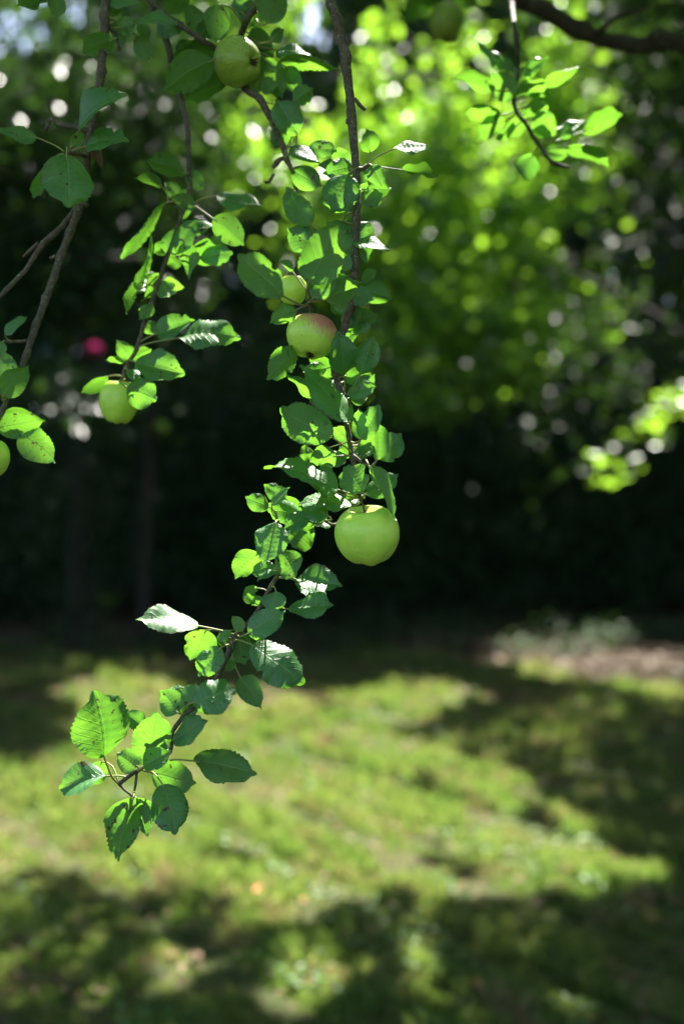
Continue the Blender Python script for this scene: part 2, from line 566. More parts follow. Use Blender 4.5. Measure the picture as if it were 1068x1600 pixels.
def sun_gap(c, bright=False, pad=0.045):
    """True for the points whose shadow would fall where the photograph shows sunlight"""
    s = np.array(SUN)
    g = c - s * (c[:, 2:3] / s[2])
    px, py = proj(g)
    seen = g[:, 1] > 0.5
    px = px + 26 * wob(g, 3.0, 0.4)
    py = py + 12 * wob(g, 3.0, 1.7)
    hit = np.zeros(len(c), dtype=bool)
    for poly in LIT:
        hit |= in_poly(px, py, poly)
    hit &= seen & ((wob(g, 3.6, 5.0) > -1.0) | (py < 1100))
    for (x, y, r, Y) in FG_LIT + (BRIGHT_LIT if bright else []):
        near = np.ones(len(c), dtype=bool)
        if Y > 11:
            near = (py > 1052 + 8 * wob(g, 1.4, 2.0)) | (rng.random(len(c)) < 0.6)
        k = (c[:, 1] - Y) / s[1]
        f = c - s * k[:, None]
        qx, qy = proj(f)
        rr = r + pad / (KX * Y)
        hit |= near & (k > 0) & ((qx - x) ** 2 + (qy - y) ** 2 < rr * rr)
    return hit


def out_of_frame(c, margin=0.12):
    px, py = proj(c)
    m = margin * 1068
    return (c[:, 1] < 0.3) | (px < -m) | (px > 1068 + m) | (py < -m) | (py > 1600 + m)


def normals(n, up=1.0, spread=0.6):
    v = rng.normal(size=(n, 3)) * spread
    v[:, 2] += up
    return v


def glint(nr, share, c=None, box=None):
    """turn a share of the leaves face-up towards the viewer's side, where they mirror the sun"""
    if box:
        px, py = proj(c)
        share = np.where((px > box[0]) & (py > box[1]) & (px < box[2]) & (py < box[3]), 0.6, share)
    k = rng.random(len(nr)) < share
    nr[k] = np.array([0.18, -0.55, 0.72]) + rng.normal(size=(k.sum(), 3)) * 0.28
    return nr


def clusters(cc, per, rad, flat=0.45):
    n = len(cc)
    d = rng.normal(size=(n, per, 3)) * rad
    d[:, :, 2] *= flat
    return (cc[:, None, :] + d).reshape(-1, 3)


def trunk_geo(base, top, r0, r1, seed, limbs=()):
    g = Geo()
    rs = random.Random(seed)
    base, top = Vector(base), Vector(top)
    pts = [base + (top - base) * k + Vector((rs.uniform(-1, 1), rs.uniform(-1, 1), 0)) * r0 * (0.9 if 0 < k < 1 else 0) for k in (0, 0.12, 0.35, 0.65, 1)]
    g.add(tube(pts, [r0 * 1.35, r0, r0 * 0.85, (r0 + r1) / 2, r1], 12, 0.25, 0.06, 0, seed))
    for i, e in enumerate(limbs):
        e = Vector(e)
        k = rs.uniform(0.45, 0.95)
        s0 = base + (top - base) * k
        md = (s0 + e) / 2 + Vector((rs.uniform(-.2, .2), rs.uniform(-.2, .2), 0.3))
        g.add(tube([s0, md, e], [r0 * 0.45, r0 * 0.28, r0 * 0.1], 8, 0.25, 0.08, 0, seed + i + 1))
    return g


# ------------------------------------------------------------------ ground, lawn
def sheet(name, z, outline, mat, kind='structure'):
    me = bpy.data.meshes.new(name)
    me.from_pydata([(x, y, z) for x, y in outline], [], [tuple(range(len(outline)))])
    me.materials.append(mat)
    o = add(name, me)
    tag(o, kind=kind)
    return o


sheet('ground', 0.0, [(-150, -150), (150, -150), (150, 150), (-150, 150)], M['soil'])


def lawn_edge(x):
    return 10.1 + 0.35 * math.sin(x * 1.3 + 0.5) + 0.18 * math.sin(x * 4.1) - 0.45 * max(0, x) ** 1.5 + 0.06 * max(0, -x)


ed = [(-14 + 0.2 * i, lawn_edge(-14 + 0.2 * i) if -14 + 0.2 * i < 9 else lawn_edge(9)) for i in range(141)]
sheet('lawn', 0.004, [(-14, -14), (14, -14)] + ed[::-1], M['lawn'])

# grass: nobody could count it
n = 420000
gy = 2.5 * (11.6 / 2.5) ** (rng.random(n) ** 0.9)
gx = (rng.random(n) - 0.5) * (0.70 * gy * 1.12 + 0.5)
le = 10.1 + 0.35 * np.sin(gx * 1.3 + 0.5) + 0.18 * np.sin(gx * 4.1) - 0.45 * np.maximum(0, gx) ** 1.5 + 0.06 * np.maximum(0, -gx)
gp = np.stack([gx, gy, np.zeros(n)], 1)
patch = wob(gp, 1.9, 0.3) + 0.7 * wob(gp, 5.1, 2.2)
keep = (gy < le + rng.normal(size=n) * 0.2 + np.where(wob(gp, 2.3, 4.0) > 0.55, 1.1, 0)) & (rng.random(n) < np.clip(0.97 - 0.55 * (patch < -0.6) - 0.4 * (wob(gp, 7.0, 3.3) < -0.55), 0, 1))
gp, patch = gp[keep], patch[keep]
n = len(gp)
tuft = wob(gp, 8.0, 0.9)
h = (0.018 + 0.03 * rng.random(n)) * (1.0 + 0.7 * np.clip(tuft, -0.8, 1.3)) * (1.0 + 0.45 * np.clip(patch, -1, 1.2)) * np.clip(0.8 + gp[:, 1] * 0.06, 1, 1.4)
an = rng.random(n) * 6.283
dirx, diry = np.cos(an), np.sin(an)
wd = 0.0022 * (1 + 0.22 * gp[:, 1]) * (0.7 + 0.6 * rng.random(n))
lean = h * rng.random(n) * 0.9
la = rng.random(n) * 6.283
v = np.empty((n, 4, 3))
side = np.stack([dirx, diry, np.zeros(n)], 1) * wd[:, None]
lv = np.stack([np.cos(la), np.sin(la), np.zeros(n)], 1) * lean[:, None]
z = np.array([[0, 0, 1.0]])
v[:, 0] = gp - side
v[:, 1] = gp + side
v[:, 2] = gp + lv * 0.35 + side * 0.8 + z * (h * 0.6)[:, None]
v[:, 3] = gp + lv + z * h[:, None]
i = np.arange(n)[:, None] * 4
gm = np_mesh('grass', v.reshape(-1, 3), [np.concatenate([i + np.array([[0, 1, 2]]), i + np.array([[0, 2, 3]])])], [M['grass']])
o = tag(add('grass', gm), 'short sunlit grass with mossy and worn patches covering the lawn', 'grass', kind='stuff')

# broad leaves of clover and plantain in the grass
n = 14000
gy = 2.6 * (9.6 / 2.6) ** rng.random(n)
gx = (rng.random(n) - 0.5) * (0.70 * gy * 1.12 + 0.5)
c = np.stack([gx, gy, 0.02 + 0.03 * rng.random(n)], 1)
sel = wob(c, 2.6, 1.1) > 0.35
c = c[sel]
me = scatter_mesh('clover', c, normals(len(c), 1, 0.35), rng.normal(size=(len(c), 3)), 0.016 + 0.022 * rng.random(len(c)), M['clover'], 0.8)
tag(add('clover', me), 'low broad clover and weed leaves growing among the lawn grass', 'clover', kind='stuff')

# small dry scraps scattered over the worn parts of the lawn
n = 2600
gy = 3.0 + 7.0 * rng.random(n)
gx = (rng.random(n) - 0.5) * (0.75 * gy + 0.5)
c = np.stack([gx, gy, 0.025 + 0.015 * rng.random(n)], 1)
c = c[wob(c, 1.9, 0.3) + 0.7 * wob(c, 5.1, 2.2) < 0.1]
me = scatter_mesh('lawn_litter', c, normals(len(c), 1, 0.35), rng.normal(size=(len(c), 3)), 0.018 + 0.035 * rng.random(len(c)), M['litter'], 0.5)
tag(add('lawn_litter', me), 'small dry tan leaf scraps scattered over worn patches of the lawn', 'litter', kind='stuff')

# dead leaves and twigs on the bare soil under the trees
n = 9000
gy = 7.6 + 9 * rng.random(n) ** 1.3
gx = (rng.random(n) - 0.5) * (0.80 * gy + 1)
c = np.stack([gx, gy, 0.012 + 0.02 * rng.random(n)], 1)
me = scatter_mesh('leaf_litter', c, normals(n, 1, 0.3), rng.normal(size=(n, 3)), 0.03 + 0.06 * rng.random(n), M['litter'], 0.6)
tag(add('leaf_litter', me), 'brown dead leaf litter strewn over the bare soil beyond the lawn', 'litter', kind='stuff')

# ------------------------------------------------------------------ trees around the lawn
def finish_tree(name, base, label, cat, tg, crown_c, nrm, size, mat, group=None, bark='trunk', carve=True, box=None):
    root = empty(name, base)
    tag(root, label, cat, group)
    add('trunk', tg.mesh('trunk', [M[bark]], base), root, Matrix.Translation(base))
    if carve:
        k = ~sun_gap(crown_c, mat is M['dark']) | (rng.random(len(crown_c)) < 0.003)
        if box:
            px, py = proj(crown_c)
            k |= box(px, py, wob(crown_c, 2.2, 0.7)) & (rng.random(len(k)) < 0.4)
        crown_c, nrm, size = crown_c[k], nrm[k], size[k]
    ax = rng.normal(size=(len(crown_c), 3))
    ax[:, 2] -= 0.6
    me = scatter_mesh('crown', crown_c - np.array(base), nrm, ax, size, mat)
    tag(add('crown', me, root, Matrix.Translation(base)), kind='stuff')
    return root


def sample_poly(poly, n):
    xs, ys = [p[0] for p in poly], [p[1] for p in poly]
    out = np.zeros((0, 2))
    while len(out) < n:
        q = np.stack([rng.uniform(min(xs), max(xs), n * 2), rng.uniform(min(ys), max(ys), n * 2)], 1)
        out = np.concatenate([out, q[in_poly(q[:, 0], q[:, 1], poly)]])
    return out[:n]


def lift(q, Y):
    return np.stack([(q[:, 0] - 534) * KX * Y, Y, CAM_H + (800 - q[:, 1]) * KZ * Y], 1)


# the thin-leaved bright tree behind the apples, its low boughs lit through from behind
poly = [(300, -160), (900, -160), (930, 100), (950, 260), (1060, 430), (1080, 540), (930, 560), (760, 590), (640, 590), (560, 560), (450, 380), (310, 270)]
q = np.concatenate([sample_poly(poly, 470), sample_poly([(440, 180), (560, -80), (780, -60), (880, 200), (860, 420), (620, 480), (520, 420)], 260)])
cc = lift(q, 11.0 + 1.7 * rng.random(len(q)))
q3 = sample_poly([(540, 460), (800, 480), (1090, 420), (1090, 600), (900, 600), (700, 650), (560, 620)], 60)
cc = np.concatenate([cc, lift(q3, 10.2 + 1.5 * rng.random(60))])
q2 = np.stack([rng.uniform(910, 1090, 14), np.zeros(14)], 1)
q2[:, 1] = 1360 - 0.68 * q2[:, 0] + rng.normal(size=14) * 18
cc = np.concatenate([cc, lift(q2, 9.6 + 1.2 * rng.random(14))])
c = clusters(cc, 36, 0.27, 0.42)
c = c[rng.random(len(c)) < np.clip(0.62 + 0.75 * wob(c * 1.0 + c[:, [2, 2, 2]], 0.75, 0.6), 0.5, 1)]
tg = trunk_geo((5.6, 13.4, 0), (4.9, 12.9, 8.5), 0.2, 0.06, 3, [tuple(v) for v in cc[cc[:, 0] > 4.0][::20]])
for k, (bx_, by_) in enumerate(((560, 330), (640, 60), (760, 470), (850, 250), (500, 120), (900, 520))):
    e = lift(np.array([[bx_, by_]]), np.array([11.9]))[0]
    s0 = Vector((5.1, 12.95, 3.4 + 0.75 * k))
    m1 = s0.lerp(Vector(e), 0.45) + Vector((0, 0, 0.35))
    tg.add(tube([s0, m1, Vector(e)], [0.045, 0.03, 0.010], 7, 0.2, 0.08, 0.02, 60 + k))
finish_tree('garden_tree', (5.6, 13.4, 0), 'thin-leaved tree glowing bright yellow-green with sun behind its drooping boughs', 'tree', tg, c,
            glint(normals(len(c), 0.62, 0.5) + np.array([0.1, 0.6, 0]), 0.30, c, (900, 590, 1100, 820)), 0.08 + 0.09 * rng.random(len(c)), M['bright'], box=lambda x, y, q: (x > 905) & (np.abs(y - 1360 + 0.68 * x) < 42 + 22 * q))

# the dark tree on the left
poly = [(-160, 60), (60, 90), (240, 60), (330, 120), (310, 300), (330, 470), (240, 520), (60, 560), (-160, 600)]
cc = lift(sample_poly(poly, 400), 8.2 + 2.8 * rng.random(400))
cc = np.concatenate([cc, lift(np.stack([rng.uniform(50, 170, 16), rng.uniform(600, 640, 16)], 1), 7.5 + 0.6 * rng.random(16))])
c = clusters(cc, 42, 0.28, 0.55)
px, py = proj(c)
c = c[(px - 147) ** 2 + (py - 546) ** 2 > 34 ** 2]
tg = trunk_geo((-4.6, 10.2, 0), (-4.0, 9.6, 6.0), 0.17, 0.05, 5, [tuple(cc[k]) for k in range(0, 110, 8)])
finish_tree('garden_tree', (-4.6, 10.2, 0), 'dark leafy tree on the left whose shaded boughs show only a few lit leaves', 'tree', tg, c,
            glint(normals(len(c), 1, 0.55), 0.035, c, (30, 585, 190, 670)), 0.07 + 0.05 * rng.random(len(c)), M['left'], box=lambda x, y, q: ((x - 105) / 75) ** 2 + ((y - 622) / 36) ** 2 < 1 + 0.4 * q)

# the big tree on the right: its crown is extended out of view to shade the lawn
n = 820
cc = np.stack([rng.uniform(1.9, 7.0, n), rng.uniform(4.2, 10.5, n), rng.uniform(2.6, 9.0, n)], 1)
cc = cc[(((cc - np.array([4.6, 7.3, 5.6])) / np.array([3.0, 3.4, 3.6])) ** 2).sum(1) < 1]
n = 1100
c2 = np.stack([rng.uniform(-6.0, 4.8, n), rng.uniform(3.7, 10.0, n), rng.uniform(4.5, 8.8, n)], 1)
c2 = c2[out_of_frame(c2, 0.18)]
tgl = [tuple(v) for v in c2[c2[:, 0] > 2.6][::30]]
c2 = clusters(c2, 50, 0.36, 0.4)
c = np.concatenate([clusters(cc, 44, 0.36, 0.5), c2[out_of_frame(c2, 0.03)]])
tg = trunk_geo((5.2, 7.0, 0), (4.4, 7.4, 8.0), 0.26, 0.08, 8, tgl + [tuple(v) for v in cc[cc[:, 0] > 3.4][::12]])
finish_tree('garden_tree', (5.2, 7.0, 0), 'large shaded tree at the right edge with dark boughs, extended out of view to shade the lawn', 'tree', tg, c,
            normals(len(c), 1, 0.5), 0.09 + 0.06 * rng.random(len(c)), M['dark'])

# two slim trees just within the dark
for (px, Y, lab) in ((228, 11.6, 'slim dim trunk with a high dark crown in the gloom below the half-covered left apple'),
                     (118, 12.6, 'slim dark trunk standing furthest left among the unlit trees behind the lawn')):
    b = ((px - 534) * KX * Y, Y, 0)
    cc = np.stack([b[0] + rng.normal(size=60) * 0.9, Y + rng.normal(size=60) * 0.8, 4.2 + rng.random(60) * 4.0], 1)
    c = clusters(cc, 30, 0.3, 0.6)
    tg = trunk_geo(b, (b[0] + 0.1, Y, 6.5), 0.065, 0.03, int(px), [tuple(cc[k]) for k in range(0, 30, 6)])
    finish_tree('slender_tree', b, lab, 'tree', tg, c, normals(len(c), 1, 0.6), 0.08 + 0.05 * rng.random(len(c)), M['dark'], bark='limb')

# the far wood and its undergrowth, one dark mass
n = 4200
cc = np.stack([rng.uniform(-17, 17, n), rng.uniform(16.2, 25, n), rng.random(n) ** 0.75 * 19], 1)
c = clusters(cc, 44, 0.6, 0.7)
# more wood, added unseen round the sides and back to block sky light
n = 1500
th = rng.uniform(0, 2 * math.pi, n)
cc = np.stack([np.cos(th) * (15 + 3 * rng.random(n)), -0.5 + np.sin(th) * (16 + 3 * rng.random(n)), rng.random(n) * 9.5], 1)
cc = cc[(cc[:, 1] < 13) & ((cc[:, 1] > -6) | (cc[:, 2] < 6.0))]
c = np.concatenate([c, clusters(cc, 44, 0.7, 0.7)])
n = 1700
sd = np.where(rng.random(n) < 0.55, -1, 1)
cc = np.stack([sd * rng.uniform(7.2, 11.5, n) + (sd > 0) * 1.2, rng.uniform(-2.5, 15, n), rng.random(n) ** 0.8 * 13.5], 1)
c = np.concatenate([c, clusters(cc, 44, 0.6, 0.7)])
px, py = proj(c)
hole = ((px < 74) & (py < 92)) | ((np.abs(px - 112) < 18) & (py < 70)) | ((np.abs(px - 490) < 20) & (py < 80) & (wob(np.stack([px, py, py], 1), 0.05, 1.0) > -0.4))
c = c[~hole | (rng.random(len(c)) < 0.04)]
k = ~sun_gap(c, True)
c = c[k]
n2 = 95000
deep = np.stack([rng.uniform(-40, 40, n2), rng.uniform(25, 44, n2), rng.random(n2) ** 1.5 * 21], 1)
px, py = proj(deep)
hole = ((px < 74) & (py < 92)) | ((np.abs(px - 112) < 18) & (py < 70)) | ((np.abs(px - 490) < 20) & (py < 80) & (wob(np.stack([px, py, py], 1), 0.05, 1.0) > -0.4))
deep = deep[~hole | (rng.random(len(deep)) < 0.15)]
sz = np.concatenate([0.15 + 0.12 * rng.random(len(c)), 0.5 + 0.4 * rng.random(len(deep))])
c = np.concatenate([c, deep])
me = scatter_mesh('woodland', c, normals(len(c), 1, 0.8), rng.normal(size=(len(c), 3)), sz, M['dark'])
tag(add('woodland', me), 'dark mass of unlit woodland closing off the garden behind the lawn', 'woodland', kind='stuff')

n = 1400
cc = np.stack([rng.uniform(-10, 10, n), rng.uniform(12.9, 17.0, n), rng.random(n) * 4.3], 1)
c = clusters(cc, 46, 0.26, 0.8)
c = c[c[:, 2] > 0.02]
me = scatter_mesh('undergrowth', c, normals(len(c), 0.6, 0.8), rng.normal(size=(len(c), 3)), 0.07 + 0.06 * rng.random(len(c)), M['dark'])
tag(add('undergrowth', me), 'black-green undergrowth along the foot of the trees beyond the soil', 'undergrowth', kind='stuff')

n = 150
cc = np.stack([rng.uniform(-6, 6, n), rng.uniform(9.9, 13.4, n), rng.random(n) * 0.12 + 0.03], 1)
cc = cc[cc[:, 1] > 10.0 - 0.30 * np.maximum(0, cc[:, 0]) ** 1.5]
c = clusters(cc, 60, 0.17, 0.4)
c = c[c[:, 2] > 0.01]
me = scatter_mesh('ground_cover', c, normals(len(c), 1, 0.5), rng.normal(size=(len(c), 3)), 0.04 + 0.04 * rng.random(len(c)), M['dark'])
tag(add('ground_cover', me), 'ragged low weeds creeping over the bare soil at the far lawn edge', 'weeds', kind='stuff')

# rose bush with one flower
rb = (-2.9, 10.8, 0)
fl = P(147, 546, 9.9)
cc = np.stack([rb[0] + rng.normal(size=70) * 0.32, rb[1] + rng.normal(size=70) * 0.3, 0.3 + rng.random(70) * 2.5], 1)
c = clusters(cc, 26, 0.13, 0.8)
root = tag(empty('flowering_shrub', rb), 'tall dark shrub carrying one deep pink bloom beside the left apple', 'shrub')
g = Geo()
for k in range(7):
    e = Vector(cc[k * 9])
    e.z = 1.9 + 0.14 * k
    if k == 0:
        e = fl - Vector((0, -0.02, 0.03))
    g.add(tube([Vector(rb) + Vector((0.05 * k - 0.15, 0, 0)), (Vector(rb) + e) / 2 + Vector((0.1, 0, 0.2)), e], [0.012, 0.009, 0.004], 6, 0.1, 0.05, 0, k))
add('stem', g.mesh('stem', [M['trunk']], rb), root, Matrix.Translation(rb))
me = scatter_mesh('foliage', c - np.array(rb), normals(len(c), 1, 0.7), rng.normal(size=(len(c), 3)), 0.04 + 0.03 * rng.random(len(c)), M['dark'])
tag(add('foliage', me, root, Matrix.Translation(rb)), kind='stuff')
V, F = [], []
for ring in range(4):
    for k in range(5):
        a = k * 1.2566 + ring * 0.6
        r0, r1, zz = 0.006, 0.022 + 0.017 * ring, 0.07 - 0.017 * ring
        for (da, rr, z2) in ((-.5, r0, 0), (.5, r0, 0), (.62, r1, zz), (0, r1 * 1.12, zz * 0.95), (-.62, r1, zz)):
            V.append((math.cos(a + da) * rr, math.sin(a + da) * rr, z2))
        b = len(V) - 5
        F.append((b, b + 1, b + 2, b + 3, b + 4))
one, nf = list(V), list(F)
V, F = [], []
for (ox, oy, oz) in ((0, 0, 0.02), (0.08, 0.03, 0), (-0.07, 0.04, 0.01), (0.02, -0.08, 0), (-0.01, 0.09, -0.01), (-0.075, -0.05, -0.02), (0.085, -0.05, -0.015)):
    b = len(V)
    V += [(x * 0.46 + ox * 0.5, y * 0.46 + oy * 0.5, zz * 0.46 + oz * 0.5) for x, y, zz in one]
    F += [tuple(i + b for i in f) for f in nf]
me = bpy.data.meshes.new('flower')
me.from_pydata(V, [], F)
me.materials.append(M['petal'])
add('flower', me, root, Matrix.Translation(fl) @ Matrix.Rotation(R(60), 4, 'X'))

# ------------------------------------------------------------------ the apple tree
TB = Vector((1.85, 2.2, 0))
tree = tag(empty('apple_tree', TB), 'apple tree with thin drooping leafy branches and green apples in front of the lawn', 'apple tree')
g = Geo()
g.add(tube([TB, TB + Vector((0.02, 0, 0.25)), TB + Vector((-0.04, 0.03, 0.9)), TB + Vector((0.0, 0.0, 1.7)), TB + Vector((0.15, 0.2, 2.8))],
           [0.17, 0.125, 0.11, 0.10, 0.05], 14, 0.06, 0.05, 0.004, 2))
add('trunk', g.mesh('trunk', [M['trunk']], TB), tree, Matrix.Translation(TB))
g = Geo()
limb_pts = [TB + Vector((0, 0, 1.62)), Vector((1.3, 2.0, 2.15)), P(1075, 74, 1.9), P(1016, 72, 1.9), P(960, 66, 1.9), P(907, 47, 1.88), P(850, 15, 1.86), P(800, -14, 1.84),
            Vector((0.22, 1.6, 2.52)), Vector((-0.15, 1.4, 2.56)), Vector((-0.5, 1.25, 2.5)), Vector((-0.95, 1.1, 2.38))]
g.add(tube(limb_pts, [0.06, 0.034, 0.0165, 0.016, 0.0155, 0.015, 0.0145, 0.014, 0.0135, 0.012, 0.010, 0.006], 10, 0.02, 0.08, 0.0015, 4))
g.add(tube([P(930, 55, 1.88), P(960, 30, 1.85), P(1010, 10, 1.8)], [0.006, 0.005, 0.003], 6, 0.02, 0.1, 0.001, 9))
for k, e in enumerate(((-0.8, 1.9, 3.0), (0.3, 2.6, 3.3), (1.2, 1.4, 3.2), (-0.1, 1.5, 3.2), (2.4, 3.0, 3.4))):
    s0 = Vector(limb_pts[(8, 7, 1, 9, 0)[k]])
    e = Vector(e)
    g.add(tube([s0, (s0 + e) / 2 + Vector((0, 0, 0.12)), e], [0.012, 0.009, 0.004], 8, 0.05, 0.08, 0.002, 20 + k))
tag(add('limb', g.mesh('limb', [M['limb']], limb_pts[0]), tree, Matrix.Translation(limb_pts[0])), 'thick dark limb arching across the upper corner')

# the crown overhead (above the picture): it shades the hanging branches
n = 1900
cc = np.stack([rng.uniform(-2.6, 4.2, n), rng.uniform(-1.4, 4.4, n), rng.uniform(2.55, 4.3, n)], 1)
c = clusters(cc, 24, 0.15, 0.6)
c = c[out_of_frame(c, 0.10) & (c[:, 2] > 2.3)]
c = c[~sun_gap(c, pad=0.026) | (rng.random(len(c)) < 0.004)]
ax = rng.normal(size=(len(c), 3))
me = scatter_mesh('crown', c - np.array(TB), normals(len(c), 1, 0.5), ax, 0.055 + 0.03 * rng.random(len(c)), M['crown'])
tag(add('crown', me, tree, Matrix.Translation(TB)), kind='stuff')

PX = 0.0006420 * 1.0   # metres per pixel per metre of distance


def px2m(w, Y):
    return w * KX * Y


def seg_near(polys, x, y):
    best = None
    for pl in polys:
        for (a, b) in zip(pl[:-1], pl[1:]):
            ax, ay, aY, ar = a
            bx, by, bY, br = b
            dx, dy = bx - ax, by - ay
            u = ((x - ax) * dx + (y - ay) * dy) / (dx * dx + dy * dy + 1e-9)
            u = min(1, max(0, u))
            qx, qy = ax + dx * u, ay + dy * u
            d = math.hypot(qx - x, qy - y)
            if best is None or d < best[0]:
                best = (d, qx, qy, aY + (bY - aY) * u)
    return best


leaf_no = [0]


def make_leaf(parent, polys, Y0, spec):
    bx, by, tx, ty, wpx = spec[:5]
    kind = spec[5] if len(spec) > 5 else 'n'
    d = spec[6] if len(spec) > 6 else 0.0          # centimetres nearer (-) or farther (+)
    opt = spec[7] if len(spec) > 7 else {}
    leaf_no[0] += 1
    rs = random.Random(leaf_no[0] * 13 + 5)
    near = seg_near(polys, bx, by)
    Yb = (near[3] if near else Y0) + d * 0.01
    b = P(bx, by, Yb)
    tip = P(tx, ty, Yb)
    Lap = (tip - b).length
    ratio = wpx / max(1.0, math.hypot(tx - bx, ty - by))
    tilt = opt.get('tilt', rs.uniform(-0.35, 0.30))
    if kind == 'u':
        tilt = opt.get('tilt', rs.uniform(-0.45, 0.05))
    if ratio > 0.75:
        tilt = opt.get('tilt', rs.choice((-1, 1)) * min(0.9, 0.25 + (ratio - 0.75) * 2.2))
    tip = tip + Vector((0, 1, 0)) * Lap * tilt
    L = (tip - b).length
    W = max(px2m(wpx, Yb) * 1.08, (0.68 if ratio > 0.25 else 0.58) * L)
    th = math.acos(min(1.0, px2m(wpx, Yb) * 1.08 / W))
    th = max(th, rs.uniform(0.25, 0.5) if kind == 'u' else rs.uniform(0, 0.25))
    a = (tip - b).normalized()
    cdir = (Vector((0, 0, CAM_H)) - b).normalized()
    n0 = (cdir - a * cdir.dot(a)).normalized()
    sd = a.cross(n0)
    c1 = n0 * math.cos(th) + sd * math.sin(th)
    c2 = n0 * math.cos(th) - sd * math.sin(th)
    hi, lo = (c1, c2) if c1.z >= c2.z else (c2, c1)
    if kind == 'u':
        nz = hi
    elif kind == 'b':
        nz = -lo
    else:
        nz = hi if rs.random() < 0.5 else -lo
    if 'fold' in opt:
        fold = opt['fold']
    else:
        fold = rs.uniform(0.10, 0.46)
    arch = opt.get('arch', rs.uniform(-0.03, 0.13))
    V, Q, UV = leaf_geo(L, W / math.cos(fold) ** 0.5, fold, arch, opt.get('bend', rs.uniform(-0.05, 0.05)), opt.get('twist', rs.uniform(-0.75, 0.75)),
                        leaf_no[0], opt.get('pt', rs.uniform(0.55, 0.85)), opt.get('bites', 1 if rs.random() < 0.18 else 0))
    X = a.cross(nz).normalized()
    nz = X.cross(a).normalized()
    mw = Matrix(((X.x, a.x, nz.x, b.x), (X.y, a.y, nz.y, b.y), (X.z, a.z, nz.z, b.z), (0, 0, 0, 1)))
    geo = Geo()
    geo.add((V, Q, []))
    nleaf = len(V)
    # petiole and the midrib's raised keel
    inv = mw.inverted()
    if 'p' in opt:
        pp = opt['p']
        nn = seg_near(polys, *pp)
        sp = P(pp[0], pp[1], nn[3] if nn else Yb)
    elif near and near[0] < 70:
        sp = P(near[1], near[2], near[3])
    else:
        sp = b - a * 0.012
    pr = 0.0007 if L < 0.03 else 0.00095
    s_l = inv @ sp
    if s_l.length > 0.002:
        m_l = s_l * 0.45 + Vector((0, -0.18 * s_l.length, 0))
        geo.add(tube([s_l, m_l, Vector((0, 0, 0)), Vector((0, L * 0.12, -0.0004))], [pr * 1.25, pr, pr, pr * 0.5], 6, 0.006, 0.05, 0, leaf_no[0]), 1)
    v = geo.V
    uv = UV + [(0.5, 0.0)] * (len(v) - nleaf)
    fs = [f for f in (geo.Q, geo.T) if f]
    me = np_mesh('leaf', v, fs, [M['leaf'] if not opt.get('wither') else M['wither'], M['petiole']], geo.qm + geo.tm, True, uv)
    o = add('leaf', me, parent, mw)
    o.color = (1, 1, 1, 1 - opt.get('y', 0.0))
    return o


def make_branch(label, lines, leaves, Y0, twigs=(), bark='bark'):
    """lines: woody polylines [(px, py, depth, radius_px)]; the first one is the branch, the rest fork from it"""
    g = Geo()
    org = P(*lines[0][0][:3])
    for li, ln in enumerate(lines):
        g.add(tube([P(x, y, Y) for x, y, Y, r in ln], [px2m(r, Y) for x, y, Y, r in ln], 10, 0.006, 0.10, 0.0004, li + int(Y0 * 100)))
    o = add('branch', g.mesh('branch', [M[bark]], org), tree, Matrix.Translation(org))
    o['label'] = label
    polys = list(lines) + list(twigs)
    for ti, tw in enumerate(twigs):
        og = P(*tw[0][:3])
        tgm = Geo().add(tube([P(x, y, Y) for x, y, Y, r in tw], [px2m(r, Y) for x, y, Y, r in tw], 8, 0.004, 0.14, 0.0003, 77 + ti))
        add('twig', tgm.mesh('twig', [M['bark']], og), o, Matrix.Translation(og))
    for s in leaves:
        make_leaf(o, polys, Y0, s)
    return o


def filler(lines, n, lo, hi, lmin, lmax, seed):
    """extra leaves tucked in behind, along the woody line between two heights in the picture"""
    rs = random.Random(seed)
    pts = [p for p in lines[0] if lo <= p[1] <= hi]
    out = []
    for _ in range(n):
        i = rs.randrange(len(pts) - 1)
        u = rs.random()
        x = pts[i][0] + (pts[i + 1][0] - pts[i][0]) * u
        y = pts[i][1] + (pts[i + 1][1] - pts[i][1]) * u
        a = rs.uniform(-0.5, math.pi + 0.5)
        ln = rs.uniform(lmin, lmax)
        st = rs.uniform(5, 16)
        dx, dy = math.cos(a) * rs.choice((1, 1, -1)), -math.sin(a) * 0.8
        out.append((x + dx * st, y + dy * st, x + dx * (st + ln), y + dy * (st + ln), ln * rs.uniform(0.4, 0.72), rs.choice('uub'), rs.uniform(0.5, 4.0), dict(y=rs.choice((0, 0, .1, .3)))))
    return out


def L_(Y, *pts):
    return [(p[0], p[1], p[2] if len(p) > 3 else Y, p[-1]) for p in pts]


